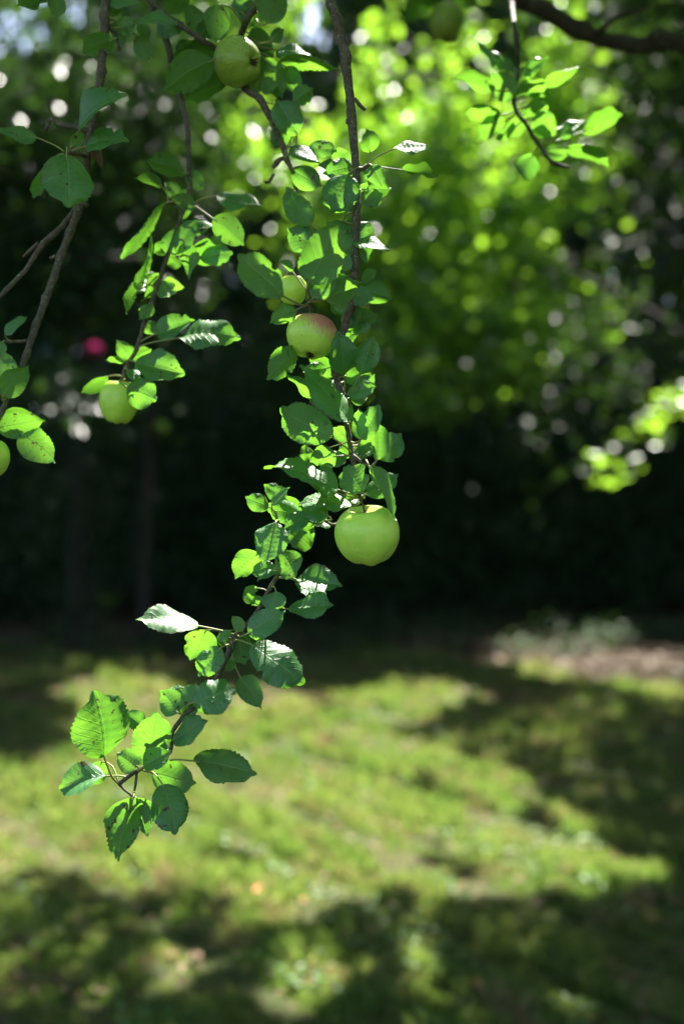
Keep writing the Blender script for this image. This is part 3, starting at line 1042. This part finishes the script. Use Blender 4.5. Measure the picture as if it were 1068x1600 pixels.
# --- the main branch on the right, in focus, ending at the big apple
Y = 1.12
main = [L_(Y, (498, -190, 1.35, 9), (508, -60, 1.2, 8), (516, 0, 7.5), (535, 65, 7.5), (545, 140, 7), (553, 230, 6.5), (557, 290, 6), (556, 360, 6), (552, 464, 6), (542, 496, 5.5),
           (533, 530, 5.2), (521, 570, 5), (529, 601, 4.6), (539, 630, 4.4), (540, 657, 4.2), (546, 690, 4), (550, 715, 4), (557, 750, 3.6), (562, 778, 3.2)),
        L_(Y, (553, 268, 3), (565, 264, 3), (574, 259, 4)),
        L_(Y, (550, 712, 3.0), (565, 722, 2.2), (577, 730, 1.8)),
        L_(Y, (536, 92, 4), (543, 65, 4)),
        L_(Y, (553, 154, 3), (562, 164, 3.2), (570, 172, 2.5)),
        L_(Y, (552, 190, 5), (540, 190, 4))]
main_leaves = [
    (482, 442, 527, 350, 64, 'b', -4, dict(p=(482, 470), y=.15, fold=.12, tilt=-.15, twist=.1, pt=.7)),
    (443, 463, 372, 399, 50, 'b', -4, dict(p=(481, 474), y=.15, fold=.15, tilt=-.1, bites=1)),
    (485, 351, 448, 295, 44, 'u', -2, dict(p=(490, 372))),
    (543, 273, 518, 338, 54, 'u', -1.5, dict(p=(567, 262), fold=.15)),
    (552, 260, 504, 276, 32, 'u', 1),
    (456, 265, 503, 291, 36, 'u', 3, dict(p=(446, 245))),
    (482, 232, 526, 235, 25, 'u', 2, dict(p=(448, 243))),
    (455, 229, 500, 259, 22, 'u', 1, dict(p=(446, 240))),
    (492, 392, 446, 352, 46, 'n', -1, dict(p=(520, 400))),
    (536, 345, 574, 414, 54, 'u', 1, dict(p=(556, 330))),
    (520, 352, 545, 400, 40, 'u', 2),
    (525, 402, 550, 424, 27, 'n', 0),
    (489, 466, 524, 420, 36, 'n', -3, dict(p=(482, 470), y=.2)),
    (508, 467, 560, 440, 36, 'b', -2, dict(p=(483, 470), y=.25)),
    (550, 458, 583, 473, 30, 'n', 0),
    (526, 468, 533, 494, 24, 'u', -1, dict(p=(500, 470))),
    (463, 484, 421, 506, 28, 'b', -2, dict(p=(481, 476))),
    (468, 547, 418, 596, 34, 'b', 1, dict(p=(522, 562), fold=.35, y=.1)),
    (537, 584, 528, 522, 40, 'u', -2, dict(p=(537, 615))),
    (563, 583, 584, 526, 40, 'u', -1, dict(p=(546, 618))),
    (552, 378, 608, 394, 16, 'u', 0, dict(bend=.08)),
    (578, 238, 572, 211, 30, 'u', 0, dict(p=(574, 259))),
    (614, 233, 672, 224, 15, 'u', 0, dict(p=(574, 259), tilt=.2)),
    (580, 258, 597, 292, 28, 'u', -1, dict(p=(574, 259))),
    (627, 266, 686, 272, 15, 'b', 1, dict(p=(574, 259), y=.2)),
    (457, 425, 436, 409, 11, 'b', 2, dict(p=(482, 470))),
    (546, 660, 467, 574, 38, 'u', -3, dict(fold=.22, pt=.8, tilt=-.1)),
    (518, 683, 438, 638, 58, 'b', -4, dict(p=(548, 708), fold=.12, y=.1, tilt=-.1)),
    (489, 632, 450, 587, 17, 'b', -2, dict(p=(540, 650), fold=.5)),
    (563, 686, 560, 638, 28, 'b', -1, dict(p=(549, 708))),
    (565, 686, 592, 634, 32, 'u', -1.5, dict(fold=.4)),
    (588, 718, 588, 657, 25, 'b', -1, dict(p=(577, 730), y=.1)),
    (590, 718, 627, 676, 44, 'u', 0, dict(p=(577, 730), tilt=.1)),
    (571, 700, 558, 722, 28, 'n', 2),
    (525, 713, 482, 722, 36, 'b', -1, dict(p=(548, 712), y=.35, bites=1)),
    (490, 706, 467, 713, 24, 'b', 2, dict(p=(545, 690), y=.3)),
    (567, 770, 541, 727, 48, 'b', -3, dict(p=(563, 776), y=.1, fold=.1, pt=.5)),
    (527, 765, 414, 731, 38, 'u', -4, dict(p=(561, 776), fold=.35, arch=.10, tilt=-.2, bites=1)),
    (526, 769, 476, 742, 34, 'u', -2, dict(p=(561, 778))),
    (548, 792, 464, 790, 26, 'u', -1, dict(p=(563, 782), fold=.3)),
    (577, 730, 615, 814, 19, 'b', -5, dict(bend=-.06, fold=.45, tilt=-.2)),
    (570, 772, 622, 740, 28, 'u', 1, dict(p=(562, 776))),
    (543, 616, 587, 606, 26, 'u', 0),
    (558, 606, 585, 584, 24, 'b', 0, dict(p=(546, 616))),
    (546, 622, 574, 620, 24, 'u', 1),
    (520, 588, 484, 562, 32, 'b', 3, dict(y=.45)),
    (538, 640, 512, 622, 20, 'b', 2, dict(y=.3)),
    (540, 650, 518, 636, 18, 'n', 1),
    (546, 690, 520, 668, 24, 'b', 3, dict(y=.3)),
    (550, 714, 530, 700, 26, 'b', 2, dict(y=.2)),
    (560, 780, 530, 782, 18, 'u', 1),
    (556, 760, 535, 750, 22, 'u', 3),
    (541, 500, 560, 478, 26, 'n', 2),
    (556, 330, 540, 300, 32, 'u', 3),
    (556, 372, 530, 372, 36, 'n', 3),
    (553, 440, 528, 452, 34, 'n', 4),
    (553, 450, 512, 440, 30, 'n', 4),
]
make_branch('long hanging branch in focus bearing the large green apple at its end', main,
            main_leaves + filler(main, 14, 225, 470, 34, 56, 3) + filler(main, 16, 490, 720, 32, 54, 4), Y,
            [L_(Y, (552, 430, 1.12, 3.2), (520, 455, 1.10, 3.2), (495, 465, 1.085, 3.4), (482, 470, 1.08, 3.8), (484, 482, 1.08, 2.8), (485, 497, 1.08, 2.4))])

# --- its lower side branch that sweeps down to the left
Y = 1.11
low = [L_(Y, (546, 692, 1.125, 3), (551, 740, 1.16, 2.6), (545, 800, 1.165, 2.4), (522, 820, 1.15, 2.2), (497, 809, 1.13, 2.2), (458, 805, 1.12, 2.6), (434, 822, 1.115, 2.8), (427, 855, 3),
          (438, 885, 3), (430, 905, 3.2), (418, 925, 3.2), (402, 955, 3.6), (383, 980, 4.4), (368, 994, 5.4), (357, 1020, 5), (345, 1045, 4.2), (328, 1075, 3.6), (294, 1111, 3.6), (270, 1143, 3.2),
          (266, 1175, 2.8), (240, 1192, 3), (214, 1204, 3.2), (185, 1225, 3.6)),
       L_(Y, (214, 1204, 2.2), (211, 1228, 2), (209, 1243, 1.8)),
       L_(Y, (185, 1225, 2.4), (196, 1235, 2), (207, 1245, 1.8))]
low_leaves = [
    (512, 806, 466, 792, 30, 'u', -3), (480, 806, 444, 826, 26, 'u', -2), (470, 800, 438, 778, 26, 'b', 1, dict(y=.2)),
    (446, 779, 412, 757, 27, 'u', 1, dict(p=(458, 805))),
    (420, 792, 384, 776, 28, 'u', -1, dict(p=(440, 812))),
    (424, 790, 453, 762, 13, 'u', -2, dict(p=(440, 812))),
    (472, 806, 420, 798, 36, 'u', 0),
    (430, 817, 412, 881, 50, 'u', -3, dict(fold=.3, tilt=-.3)),
    (404, 864, 366, 906, 40, 'b', 1, dict(p=(428, 850), y=.45, bites=2)),
    (488, 820, 458, 855, 38, 'b', 1, dict(p=(494, 812), y=.4, pt=.5)),
    (437, 873, 424, 838, 30, 'b', 1, dict(y=.35)),
    (440, 860, 462, 900, 42, 'b', 0, dict(y=.35, pt=.5)),
    (432, 893, 402, 907, 11, 'u', -1, dict(p=(430, 905))),
    (402, 919, 379, 927, 13, 'b', 0, dict(y=.4, p=(418, 925))),
    (410, 934, 392, 947, 17, 'b', 1, dict(y=.5)),
    (431, 924, 426, 957, 38, 'u', -2, dict(tilt=-.3)),
    (463, 905, 535, 914, 34, 'u', -1, dict(p=(432, 903))),
    (452, 952, 521, 944, 30, 'u', -2, dict(p=(425, 945), tilt=-.4)),
    (462, 907, 512, 940, 22, 'u', 0, dict(p=(432, 903), fold=.4)),
    (388, 990, 447, 954, 44, 'u', -3, dict(p=(372, 992))),
    (309, 978, 219, 964, 32, 'u', -2, dict(p=(366, 992), tilt=-.35)),
    (322, 985, 292, 1035, 48, 'b', -1, dict(p=(362, 1000), y=.2)),
    (345, 1012, 310, 1056, 38, 'u', -3, dict(p=(358, 1015))),
    (372, 994, 384, 1036, 36, 'b', 1, dict(y=.4)),
    (394, 1008, 475, 1069, 58, 'u', -3, dict(p=(364, 1003), tilt=.05, fold=.1, pt=.55, bites=1)),
    (375, 1058, 410, 1105, 36, 'b', 0, dict(p=(362, 1020), y=.1)),
    (379, 986, 361, 963, 18, 'b', -2, dict(y=.3)),
    (366, 1032, 352, 1049, 15, 'b', 0, dict(y=.5)),
    (360, 985, 342, 1003, 13, 'u', -2),
    (380, 1000, 396, 1030, 26, 'b', 2, dict(y=.5)),
    (368, 1010, 362, 1040, 24, 'b', 2, dict(y=.4)),
    (300, 1098, 367, 1078, 56, 'u', -3, dict(tilt=.1, fold=.12, pt=.5)),
    (293, 1104, 304, 1068, 30, 'u', -1),
    (278, 1114, 246, 1083, 38, 'b', -1, dict(p=(290, 1114), pt=.6)),
    (270, 1157, 327, 1120, 34, 'u', -1),
    (228, 1188, 250, 1108, 54, 'b', -2, dict(p=(232, 1194), pt=.6)),
    (162, 1182, 152, 1074, 92, 'u', -3, dict(p=(184, 1224), tilt=-.25, fold=.22, arch=.07, pt=.6, twist=.15)),
    (226, 1140, 196, 1110, 26, 'u', 0, dict(p=(240, 1190))),
    (164, 1213, 92, 1234, 36, 'u', 0, dict(p=(200, 1215), fold=.5)),
    (214, 1197, 176, 1181, 36, 'b', -1, dict(y=.5)),
    (224, 1199, 268, 1172, 30, 'u', -4, dict(fold=.5)),
    (238, 1208, 308, 1222, 50, 'b', 2, dict(p=(220, 1202), y=.35)),
    (254, 1226, 275, 1302, 58, 'u', -3, dict(p=(225, 1205), tilt=-.1, fold=.15)),
    (302, 1189, 403, 1206, 44, 'b', -2, dict(p=(266, 1188), fold=.2, tilt=-.1, arch=.08)),
    (208, 1246, 189, 1343, 52, 'b', -3, dict(fold=.35, tilt=-.1, pt=.7)),
    (212, 1247, 233, 1302, 26, 'b', -1, dict(fold=.45)),
    (240, 1192, 205, 1165, 34, 'b', 2, dict(y=.4)),
    (160, 1190, 140, 1228, 30, 'b', 2),
    (262, 1172, 240, 1150, 30, 'u', 2),
]
make_branch('lower side branch sweeping left in front of the lawn, without apples', low,
            low_leaves + filler(low, 9, 800, 960, 24, 42, 5) + filler(low, 7, 960, 1200, 26, 44, 6), Y)

# --- the middle-left branch with the apple under its tip
Y = 1.23
midb = [L_(Y, (222, -190, 1.4, 6), (230, -70, 1.3, 5.5), (237, 0, 5), (262, 70, 5), (268, 105, 4.6), (284, 160, 4.2), (293, 200, 4), (294, 240, 4), (296, 297, 3.6), (285, 331, 3.6), (272, 372, 3.6),
           (262, 398, 3.6), (248, 440, 3.6), (238, 470, 3.4), (225, 507, 3.4), (213, 545, 3.4), (204, 562, 3.4), (196, 575, 3), (193, 590, 2.6))]
mid_leaves = [
    (289, 271, 230, 252, 30, 'b', -1), (252, 291, 211, 282, 17, 'b', 0, dict(p=(262, 318), y=.3)), (291, 268, 318, 295, 26, 'b', 0),
    (304, 324, 268, 309, 22, 'b', -1, dict(y=.2)), (258, 318, 190, 405, 12, 'b', -1, dict(bend=.07, y=.25, p=(280, 318))),
    (340, 306, 413, 326, 24, 'u', -1, dict(p=(300, 320))), (333, 342, 382, 386, 40, 'b', -1, dict(p=(300, 320), y=.1)),
    (304, 410, 348, 372, 36, 'b', 0, dict(p=(275, 400), y=.4)), (312, 402, 364, 396, 28, 'u', -1, dict(p=(275, 400))),
    (277, 396, 309, 346, 26, 'u', -1), (260, 400, 272, 357, 28, 'u', 0), (288, 380, 293, 437, 28, 'b', -2, dict(y=.1)),
    (213, 452, 240, 372, 14, 'b', -1, dict(bend=-.05, p=(245, 430))), (250, 428, 222, 470, 20, 'b', 0, dict(y=.15)),
    (252, 440, 267, 469, 30, 'b', 0), (215, 442, 200, 494, 14, 'b', -1, dict(y=.3)), (239, 479, 217, 500, 20, 'u', -1, dict(y=.3)),
    (244, 521, 306, 503, 34, 'u', 0, dict(p=(218, 535))), (281, 528, 377, 530, 36, 'u', -2, dict(p=(214, 543), tilt=-.2)),
    (212, 566, 291, 586, 40, 'u', -2, dict(tilt=-.2)), (207, 560, 184, 532, 26, 'b', 0, dict(y=.3)), (168, 588, 126, 614, 18, 'b', 0, dict(y=.4, p=(190, 588))),
    (199, 606, 244, 624, 46, 'b', -4.5, dict(p=(194, 592), tilt=.05, pt=.6, y=.05)), (194, 565, 165, 563, 10, 'b', -1, dict(y=.3)), (200, 578, 219, 600, 16, 'u', -2),
    (262, 398, 285, 420, 26, 'b', 1, dict(y=.4)), (268, 385, 240, 395, 22, 'u', 1), (225, 507, 250, 522, 22, 'u', 1), (205, 560, 236, 545, 22, 'b', 1, dict(y=.2)),
    (296, 297, 285, 320, 20, 'b', 1), (248, 440, 212, 430, 20, 'n', 2),
]
make_branch('slender hanging branch left of centre ending above a green apple half behind a leaf', midb,
            mid_leaves + filler(midb, 9, 250, 520, 26, 46, 8), Y,
            [L_(Y, (290, 310, 2.2), (275, 314, 2.2), (258, 318, 2.6))])

# --- the knotty branch at the far left
Y = 1.17
left = [L_(Y, (172, -190, 1.35, 8), (168, -60, 1.25, 7), (165, 0, 6.5), (160, 90, 6.5), (152, 150, 6), (142, 210, 6), (134, 265, 5.5), (127, 312, 6.5), (118, 340, 5.5), (96, 398, 5.5), (72, 465, 5.2),
           (52, 520, 5), (36, 568, 4.6), (18, 605, 4), (2, 645, 3.6), (-14, 680, 3)),
        L_(Y, (124, 318, 4.2), (95, 355, 4), (66, 382, 4.2), (40, 422, 3.6), (0, 462, 3.4), (-20, 485, 3)),
        L_(Y, (126, 315, 4), (137, 322, 3.5)), L_(Y, (88, 400, 3), (78, 404, 2.5)), L_(Y, (60, 380, 3), (46, 392, 3), (36, 402, 2)),
        L_(Y, (45, 532, 2.4), (26, 534, 2.4), (6, 534, 2))]
left_leaves = [
    (104, 243, 109, 327, 76, 'u', -4, dict(p=(106, 238), fold=.15, tilt=-.12, pt=.55, bites=0)), (122, 206, 206, 163, 28, 'u', -3, dict(p=(110, 232), fold=.45, bend=.06)),
    (134, 229, 205, 227, 30, 'u', -3, dict(p=(112, 236))), (57, 215, -6, 205, 22, 'u', -3, dict(p=(100, 237))), (113, 228, 130, 210, 20, 'b', -3, dict(y=.4, p=(108, 235))),
    (140, 230, 158, 262, 16, 'n', -1, dict(wither=1)), (72, 262, 48, 306, 18, 'b', 2, dict(p=(100, 240))),
    (176, 62, 124, 76, 32, 'b', -2), (184, 44, 213, 45, 26, 'b', -1), (208, 33, 281, 48, 15, 'u', -1, dict(p=(170, 30))), (214, 56, 231, 92, 27, 'b', 0, dict(p=(170, 45))),
    (170, -4, 222, 12, 26, 'u', 0), (78, -14, 24, 10, 28, 'b', 0), (82, -12, 88, 28, 26, 'b', 1, dict(y=.3)), (216, 36, 230, 58, 18, 'b', 1, dict(p=(170, 40))),
    (165, 15, 190, 5, 22, 'b', 0), (5, 619, 47, 572, 38, 'b', -3, dict(tilt=-.1)), (0, 614, 4, 545, 26, 'b', -1), (-4, 668, 68, 656, 42, 'b', -3, dict(fold=.15)),
    (30, 678, 92, 725, 48, 'b', -1, dict(p=(0, 660), y=.3, fold=.12)), (8, 650, 49, 644, 24, 'b', 0), (8, 522, 43, 496, 16, 'u', -1, dict(p=(18, 534))),
    (4, 534, -8, 560, 20, 'u', -1), (0, 668, 14, 640, 24, 'n', 1), (2, 565, -20, 590, 30, 'b', 0),
    (170, 40, 196, 70, 22, 'b', 1), (60, -5, 44, 18, 20, 'b', 3),
]
make_branch('knotty lichened bare branch at the far left, forking midway', left, left_leaves, Y,
            [L_(Y, (134, 245, 1.17, 3), (118, 240, 1.14, 3), (106, 238, 1.135, 3.6)),
             L_(Y, (142, 205, 3.6), (120, 200, 3.6), (98, 196, 4), (80, 186, 3.4), (71, 205, 2.5)),
             L_(Y, (160, 40, 3), (178, 50, 3), (187, 78, 2.6))])

# --- the branch behind the spotted apple at the top
Y = 1.22
topb = [L_(Y, (420, -190, 1.4, 7), (410, -60, 1.3, 6), (403, 0, 5.4), (388, 28, 5), (376, 56, 1.25, 5), (372, 100, 1.27, 5), (383, 138, 1.24, 5), (405, 153, 5.4), (422, 184, 5.4), (436, 215, 4.6), (447, 243, 4.2), (457, 270, 3.4), (462, 300, 2.6)),
        L_(Y, (205, -60, 1.3, 4), (228, -6, 3.6), (280, 38, 3.6), (332, 73, 3.6), (365, 100, 1.26, 4)),
        L_(Y, (446, 246, 3), (437, 249, 3), (430, 258, 3.4), (426, 262, 2.5)), L_(Y, (428, 272, 2.4), (420, 284, 2.8), (413, 283, 2))]
top_leaves = [
    (418, 36, 440, -16, 46, 'b', -2, dict(y=.2, p=(400, 30))), (424, 70, 382, 52, 38, 'b', -1, dict(p=(380, 60))), (424, 64, 443, 42, 19, 'b', -2, dict(p=(380, 60))),
    (432, 78, 489, 98, 20, 'u', -1, dict(p=(376, 70))), (434, 101, 534, 118, 24, 'b', -2, dict(p=(376, 80), y=.15, tilt=-.15)), (413, 92, 441, 150, 38, 'b', -4, dict(p=(376, 80), y=.2)),
    (446, 105, 468, 142, 32, 'b', 1, dict(p=(376, 90))), (458, 158, 489, 144, 28, 'b', -1, dict(p=(410, 158))), (464, 210, 430, 158, 44, 'u', -2, dict(p=(450, 243), tilt=-.1)),
    (455, 200, 419, 214, 32, 'b', -1, dict(y=.45, p=(446, 235))), (410, 124, 428, 148, 26, 'b', 0, dict(y=.2)), (375, 20, 396, 30, 26, 'u', 2),
    (344, 8, 336, 66, 42, 'b', -2, dict(p=(380, 40), y=.1)), (332, 94, 257, 142, 52, 'b', -3, dict(p=(350, 85))), (352, 128, 288, 166, 32, 'b', -1, dict(p=(372, 105))),
    (330, 78, 268, 98, 22, 'b', 2), (285, 36, 246, 62, 26, 'u', 1), (300, 66, 272, 84, 18, 'b', 1), (405, 110, 398, 140, 30, 'b', 1, dict(y=.2)),
    (318, 60, 290, 12, 30, 'b', 2), (345, 80, 320, 110, 30, 'b', 3), (440, 225, 420, 200, 22, 'b', 0, dict(y=.3)), (400, 20, 360, 8, 28, 'u', 3), (398, 60, 420, 100, 34, 'b', 2),
    (260, 20, 300, 2, 24, 'b', 1), (310, 55, 345, 30, 26, 'b', 1),
]
make_branch('short gnarled branch at the top passing behind the spotted apple', topb, top_leaves, Y)

# --- the blurred spray at the upper right
Y = 1.36
spray = [L_(Y, (786, -110, 1.75, 4), (797, -10, 1.6, 3.6), (806, 57, 3.4), (810, 96, 3.2), (804, 140, 3), (804, 170, 3), (823, 197, 3), (845, 232, 3), (863, 254, 3.4), (889, 262, 3))]
spray_leaves = [
    (773, 141, 704, 118, 26, 'b', -1, dict(y=.4)), (805, 150, 767, 108, 38, 'b', -1, dict(y=.5)), (787, 108, 741, 72, 18, 'u', 0, dict(p=(804, 140))), (822, 119, 856, 92, 20, 'u', 0, dict(p=(806, 140))),
    (850, 132, 906, 110, 19, 'b', 0, dict(p=(806, 150), y=.3)), (783, 180, 727, 173, 22, 'b', 0, dict(y=.4, p=(806, 172))), (790, 188, 746, 212, 26, 'b', 1, dict(p=(806, 175))),
    (802, 152, 860, 157, 19, 'b', -1, dict(y=.5)), (815, 181, 860, 160, 22, 'b', -1, dict(y=.5)), (832, 184, 874, 207, 36, 'n', 0, dict(p=(818, 190))), (806, 198, 772, 222, 20, 'b', 0, dict(y=.4, p=(815, 188))),
    (832, 242, 816, 286, 36, 'b', -1, dict(p=(842, 228))), (885, 232, 953, 257, 25, 'b', -1, dict(p=(850, 236), y=.35)), (911, 206, 972, 178, 28, 'b', 0, dict(p=(840, 225), y=.1)),
    (870, 212, 916, 188, 22, 'u', 0, dict(p=(835, 218))), (830, 162, 857, 143, 16, 'b', 0, dict(y=.5, p=(808, 170))), (828, 152, 850, 137, 18, 'u', 0, dict(p=(808, 160))), (833, 202, 861, 220, 16, 'b', 0, dict(y=.3)),
    (800, 120, 780, 92, 24, 'u', 1), (850, 235, 885, 246, 20, 'u', 1), (806, 130, 830, 110, 22, 'b', 0, dict(y=.4)), (812, 185, 800, 210, 26, 'b', 0, dict(y=.4)),
]
make_branch('blurred leafy spray at the upper right, lit bright green, without fruit', spray, spray_leaves, Y, bark='limb')

# ------------------------------------------------------------------ apples
M['apple_green'] = mat_apple('apple_skin_green')
M['apple_blush'] = mat_apple('apple_skin_blushed', blush=1.0)
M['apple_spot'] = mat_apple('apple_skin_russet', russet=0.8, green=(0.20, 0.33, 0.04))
M['apple_dull'] = mat_apple('apple_skin_dull', green=(0.20, 0.34, 0.05))  # darker green skin for the apple far back


def apple(px, py, wpx, hpx, Y, tilt, lean, mat, label, seed, stem_to=None):
    rs = random.Random(seed)
    c = P(px, py, Y)
    rx, rz = px2m(wpx, Y) / 2, px2m(hpx, Y) / 2
    nu, nv = 40, 28
    V, Q = [], []
    ph = rs.uniform(0, 6)
    for j in range(nv + 1):
        t = math.pi * j / nv
        for i in range(nu):
            a = 2 * math.pi * i / nu
            s = math.sin(t)
            rr = s ** 0.86 * (1 + 0.06 * math.cos(t)) if s > 0 else 0
            zz = math.cos(t) * 1.0
            zz -= 0.30 * math.exp(-(s / 0.30) ** 2) if zz > 0 else 0
            zz += 0.20 * math.exp(-(s / 0.24) ** 2) if math.cos(t) < 0 else 0
            lobe = 1 + 0.022 * math.cos(5 * a + ph) * (0.4 + 0.6 * (math.cos(t) < 0)) + 0.025 * math.cos(2 * a + ph * 2) + 0.015 * math.sin(3 * a + t * 2 + ph)
            zl = 1 + 0.03 * math.cos(a + ph) + 0.03 * math.cos(5 * a + ph) * (zz < -0.5)
            V.append((rx * rr * lobe * math.cos(a), rx * rr * lobe * math.sin(a), rz * 1.05 * zz * zl))
        if j:
            b = (j - 1) * nu
            for i in range(nu):
                Q.append((b + i, b + nu + i, b + nu + (i + 1) % nu, b + (i + 1) % nu))
    me = np_mesh('apple', V, [Q], [mat], None, True)
    mw = Matrix.Translation(c) @ Matrix.Rotation(R(lean), 4, 'Y') @ Matrix.Rotation(R(tilt), 4, 'X')
    o = add('apple', me, None, mw)
    tag(o, label, 'apple', 'apples hanging on the apple tree')
    s0 = Vector((0, 0, rz * 0.66))
    s1 = mw.inverted() @ P(*stem_to) if stem_to else Vector((0, 0, rz * 1.25))
    g = Geo().add(tube([s0, (s0 * 0.55 + s1 * 0.45) + Vector((0, 0, rz * 0.05)), s1], [0.0012, 0.0011, 0.0017], 8, 0.004, 0.08, 0, seed))
    add('stem', g.mesh('stem', [M['bark']]), o, mw)
    g = Geo()
    for k in range(6):
        a = k * 1.047 + rs.uniform(-.3, .3)
        d = Vector((math.cos(a), math.sin(a), 0))
        e0 = d * rx * 0.05 + Vector((0, 0, -rz * 0.86))
        e1 = d * rx * 0.12 + Vector((0, 0, -rz * 1.0))
        e2 = d * rx * rs.uniform(0.10, 0.2) + Vector((0, 0, -rz * rs.uniform(1.05, 1.14)))
        g.add(tube([e0, e1, e2], [rx * 0.05, rx * 0.045, rx * 0.012], 5, 0.004, 0.1, 0, k))
    add('calyx', g.mesh('calyx', [M['bud']]), o, mw)
    return o


apple(573, 835, 101, 90, 1.095, 16, -4, M['apple_green'], 'large plain green apple hanging in sharp focus at the end of the main branch', 1, (562, 776, 1.115))
apple(486, 525, 78, 66, 1.09, -10, 3, M['apple_blush'], 'green apple with a reddish blush on its shoulder, hanging in mid branch', 2, (485, 494, 1.08))
apple(457, 453, 46, 46, 1.17, 10, 0, M['apple_green'], 'small pale green apple half hidden behind leaves just above the blushed apple', 3, (470, 425, 1.14))
apple(186, 627, 62, 68, 1.235, 10, 5, M['apple_green'], 'bright green apple partly covered by a leaf, alone on the slender left branch', 4, (193, 588, 1.23))
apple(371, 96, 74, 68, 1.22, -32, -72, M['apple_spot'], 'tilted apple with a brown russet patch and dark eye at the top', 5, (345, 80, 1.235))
apple(-15, 715, 58, 58, 1.14, 5, 0, M['apple_green'], 'green apple cut off by the left edge below drooping leaves', 6, (-14, 680, 1.17))
apple(697, 34, 56, 56, 1.95, 0, 0, M['apple_dull'], 'dull dark green blurred apple hanging far back at the top edge', 7, (697, -20, 1.95))

# a few leaves round the blurred apple
bl = [L_(1.95, (705, -90, 1.8, 4), (699, -30, 3.5), (697, 6, 3))]
make_branch('short blurred twig at the top edge holding the dull dark apple', bl,
            [(690, -10, 628, 36, 34, 'b', 0), (700, -14, 745, 12, 30, 'b', 1), (692, -5, 660, -20, 30, 'b', 0)], 1.95)

# ------------------------------------------------------------------ fallen leaves on the lawn
for k, (px, py, sz, lab) in enumerate((
        (400, 1416, 0.055, 'bright orange fallen leaf lying in the sunlit grass'),
        (760, 1566, 0.05, 'reddish fallen leaf on the dark shaded grass near the bottom edge'),
        (478, 1425, 0.035, 'small rusty fallen leaf in the grass beside the bright orange one'),
        (875, 1403, 0.035, 'small red-brown fallen leaf at the sunny right rim of the lawn'),
        (1046, 1430, 0.05, 'tan fallen leaf in the grass by the right edge'))):
    Yg = 1.5 / ((py - 800) * KZ)
    p = P(px, py, Yg)
    p.z = 0.045
    V, Q, UV = leaf_geo(sz, sz * 0.6, 0.25, 0.1, 0.05, 0.4, 900 + k)
    me = np_mesh('fallen_leaf', V, [Q], [M['orange'] if k != 4 else M['litter']], None, True, UV)
    o = add('fallen_leaf', me, None, Matrix.Translation(p) @ Matrix.Rotation(1.3 * k, 4, 'Z') @ Matrix.Rotation(0.25, 4, 'X'))
    tag(o, lab, 'leaf', 'fallen leaves on the lawn')
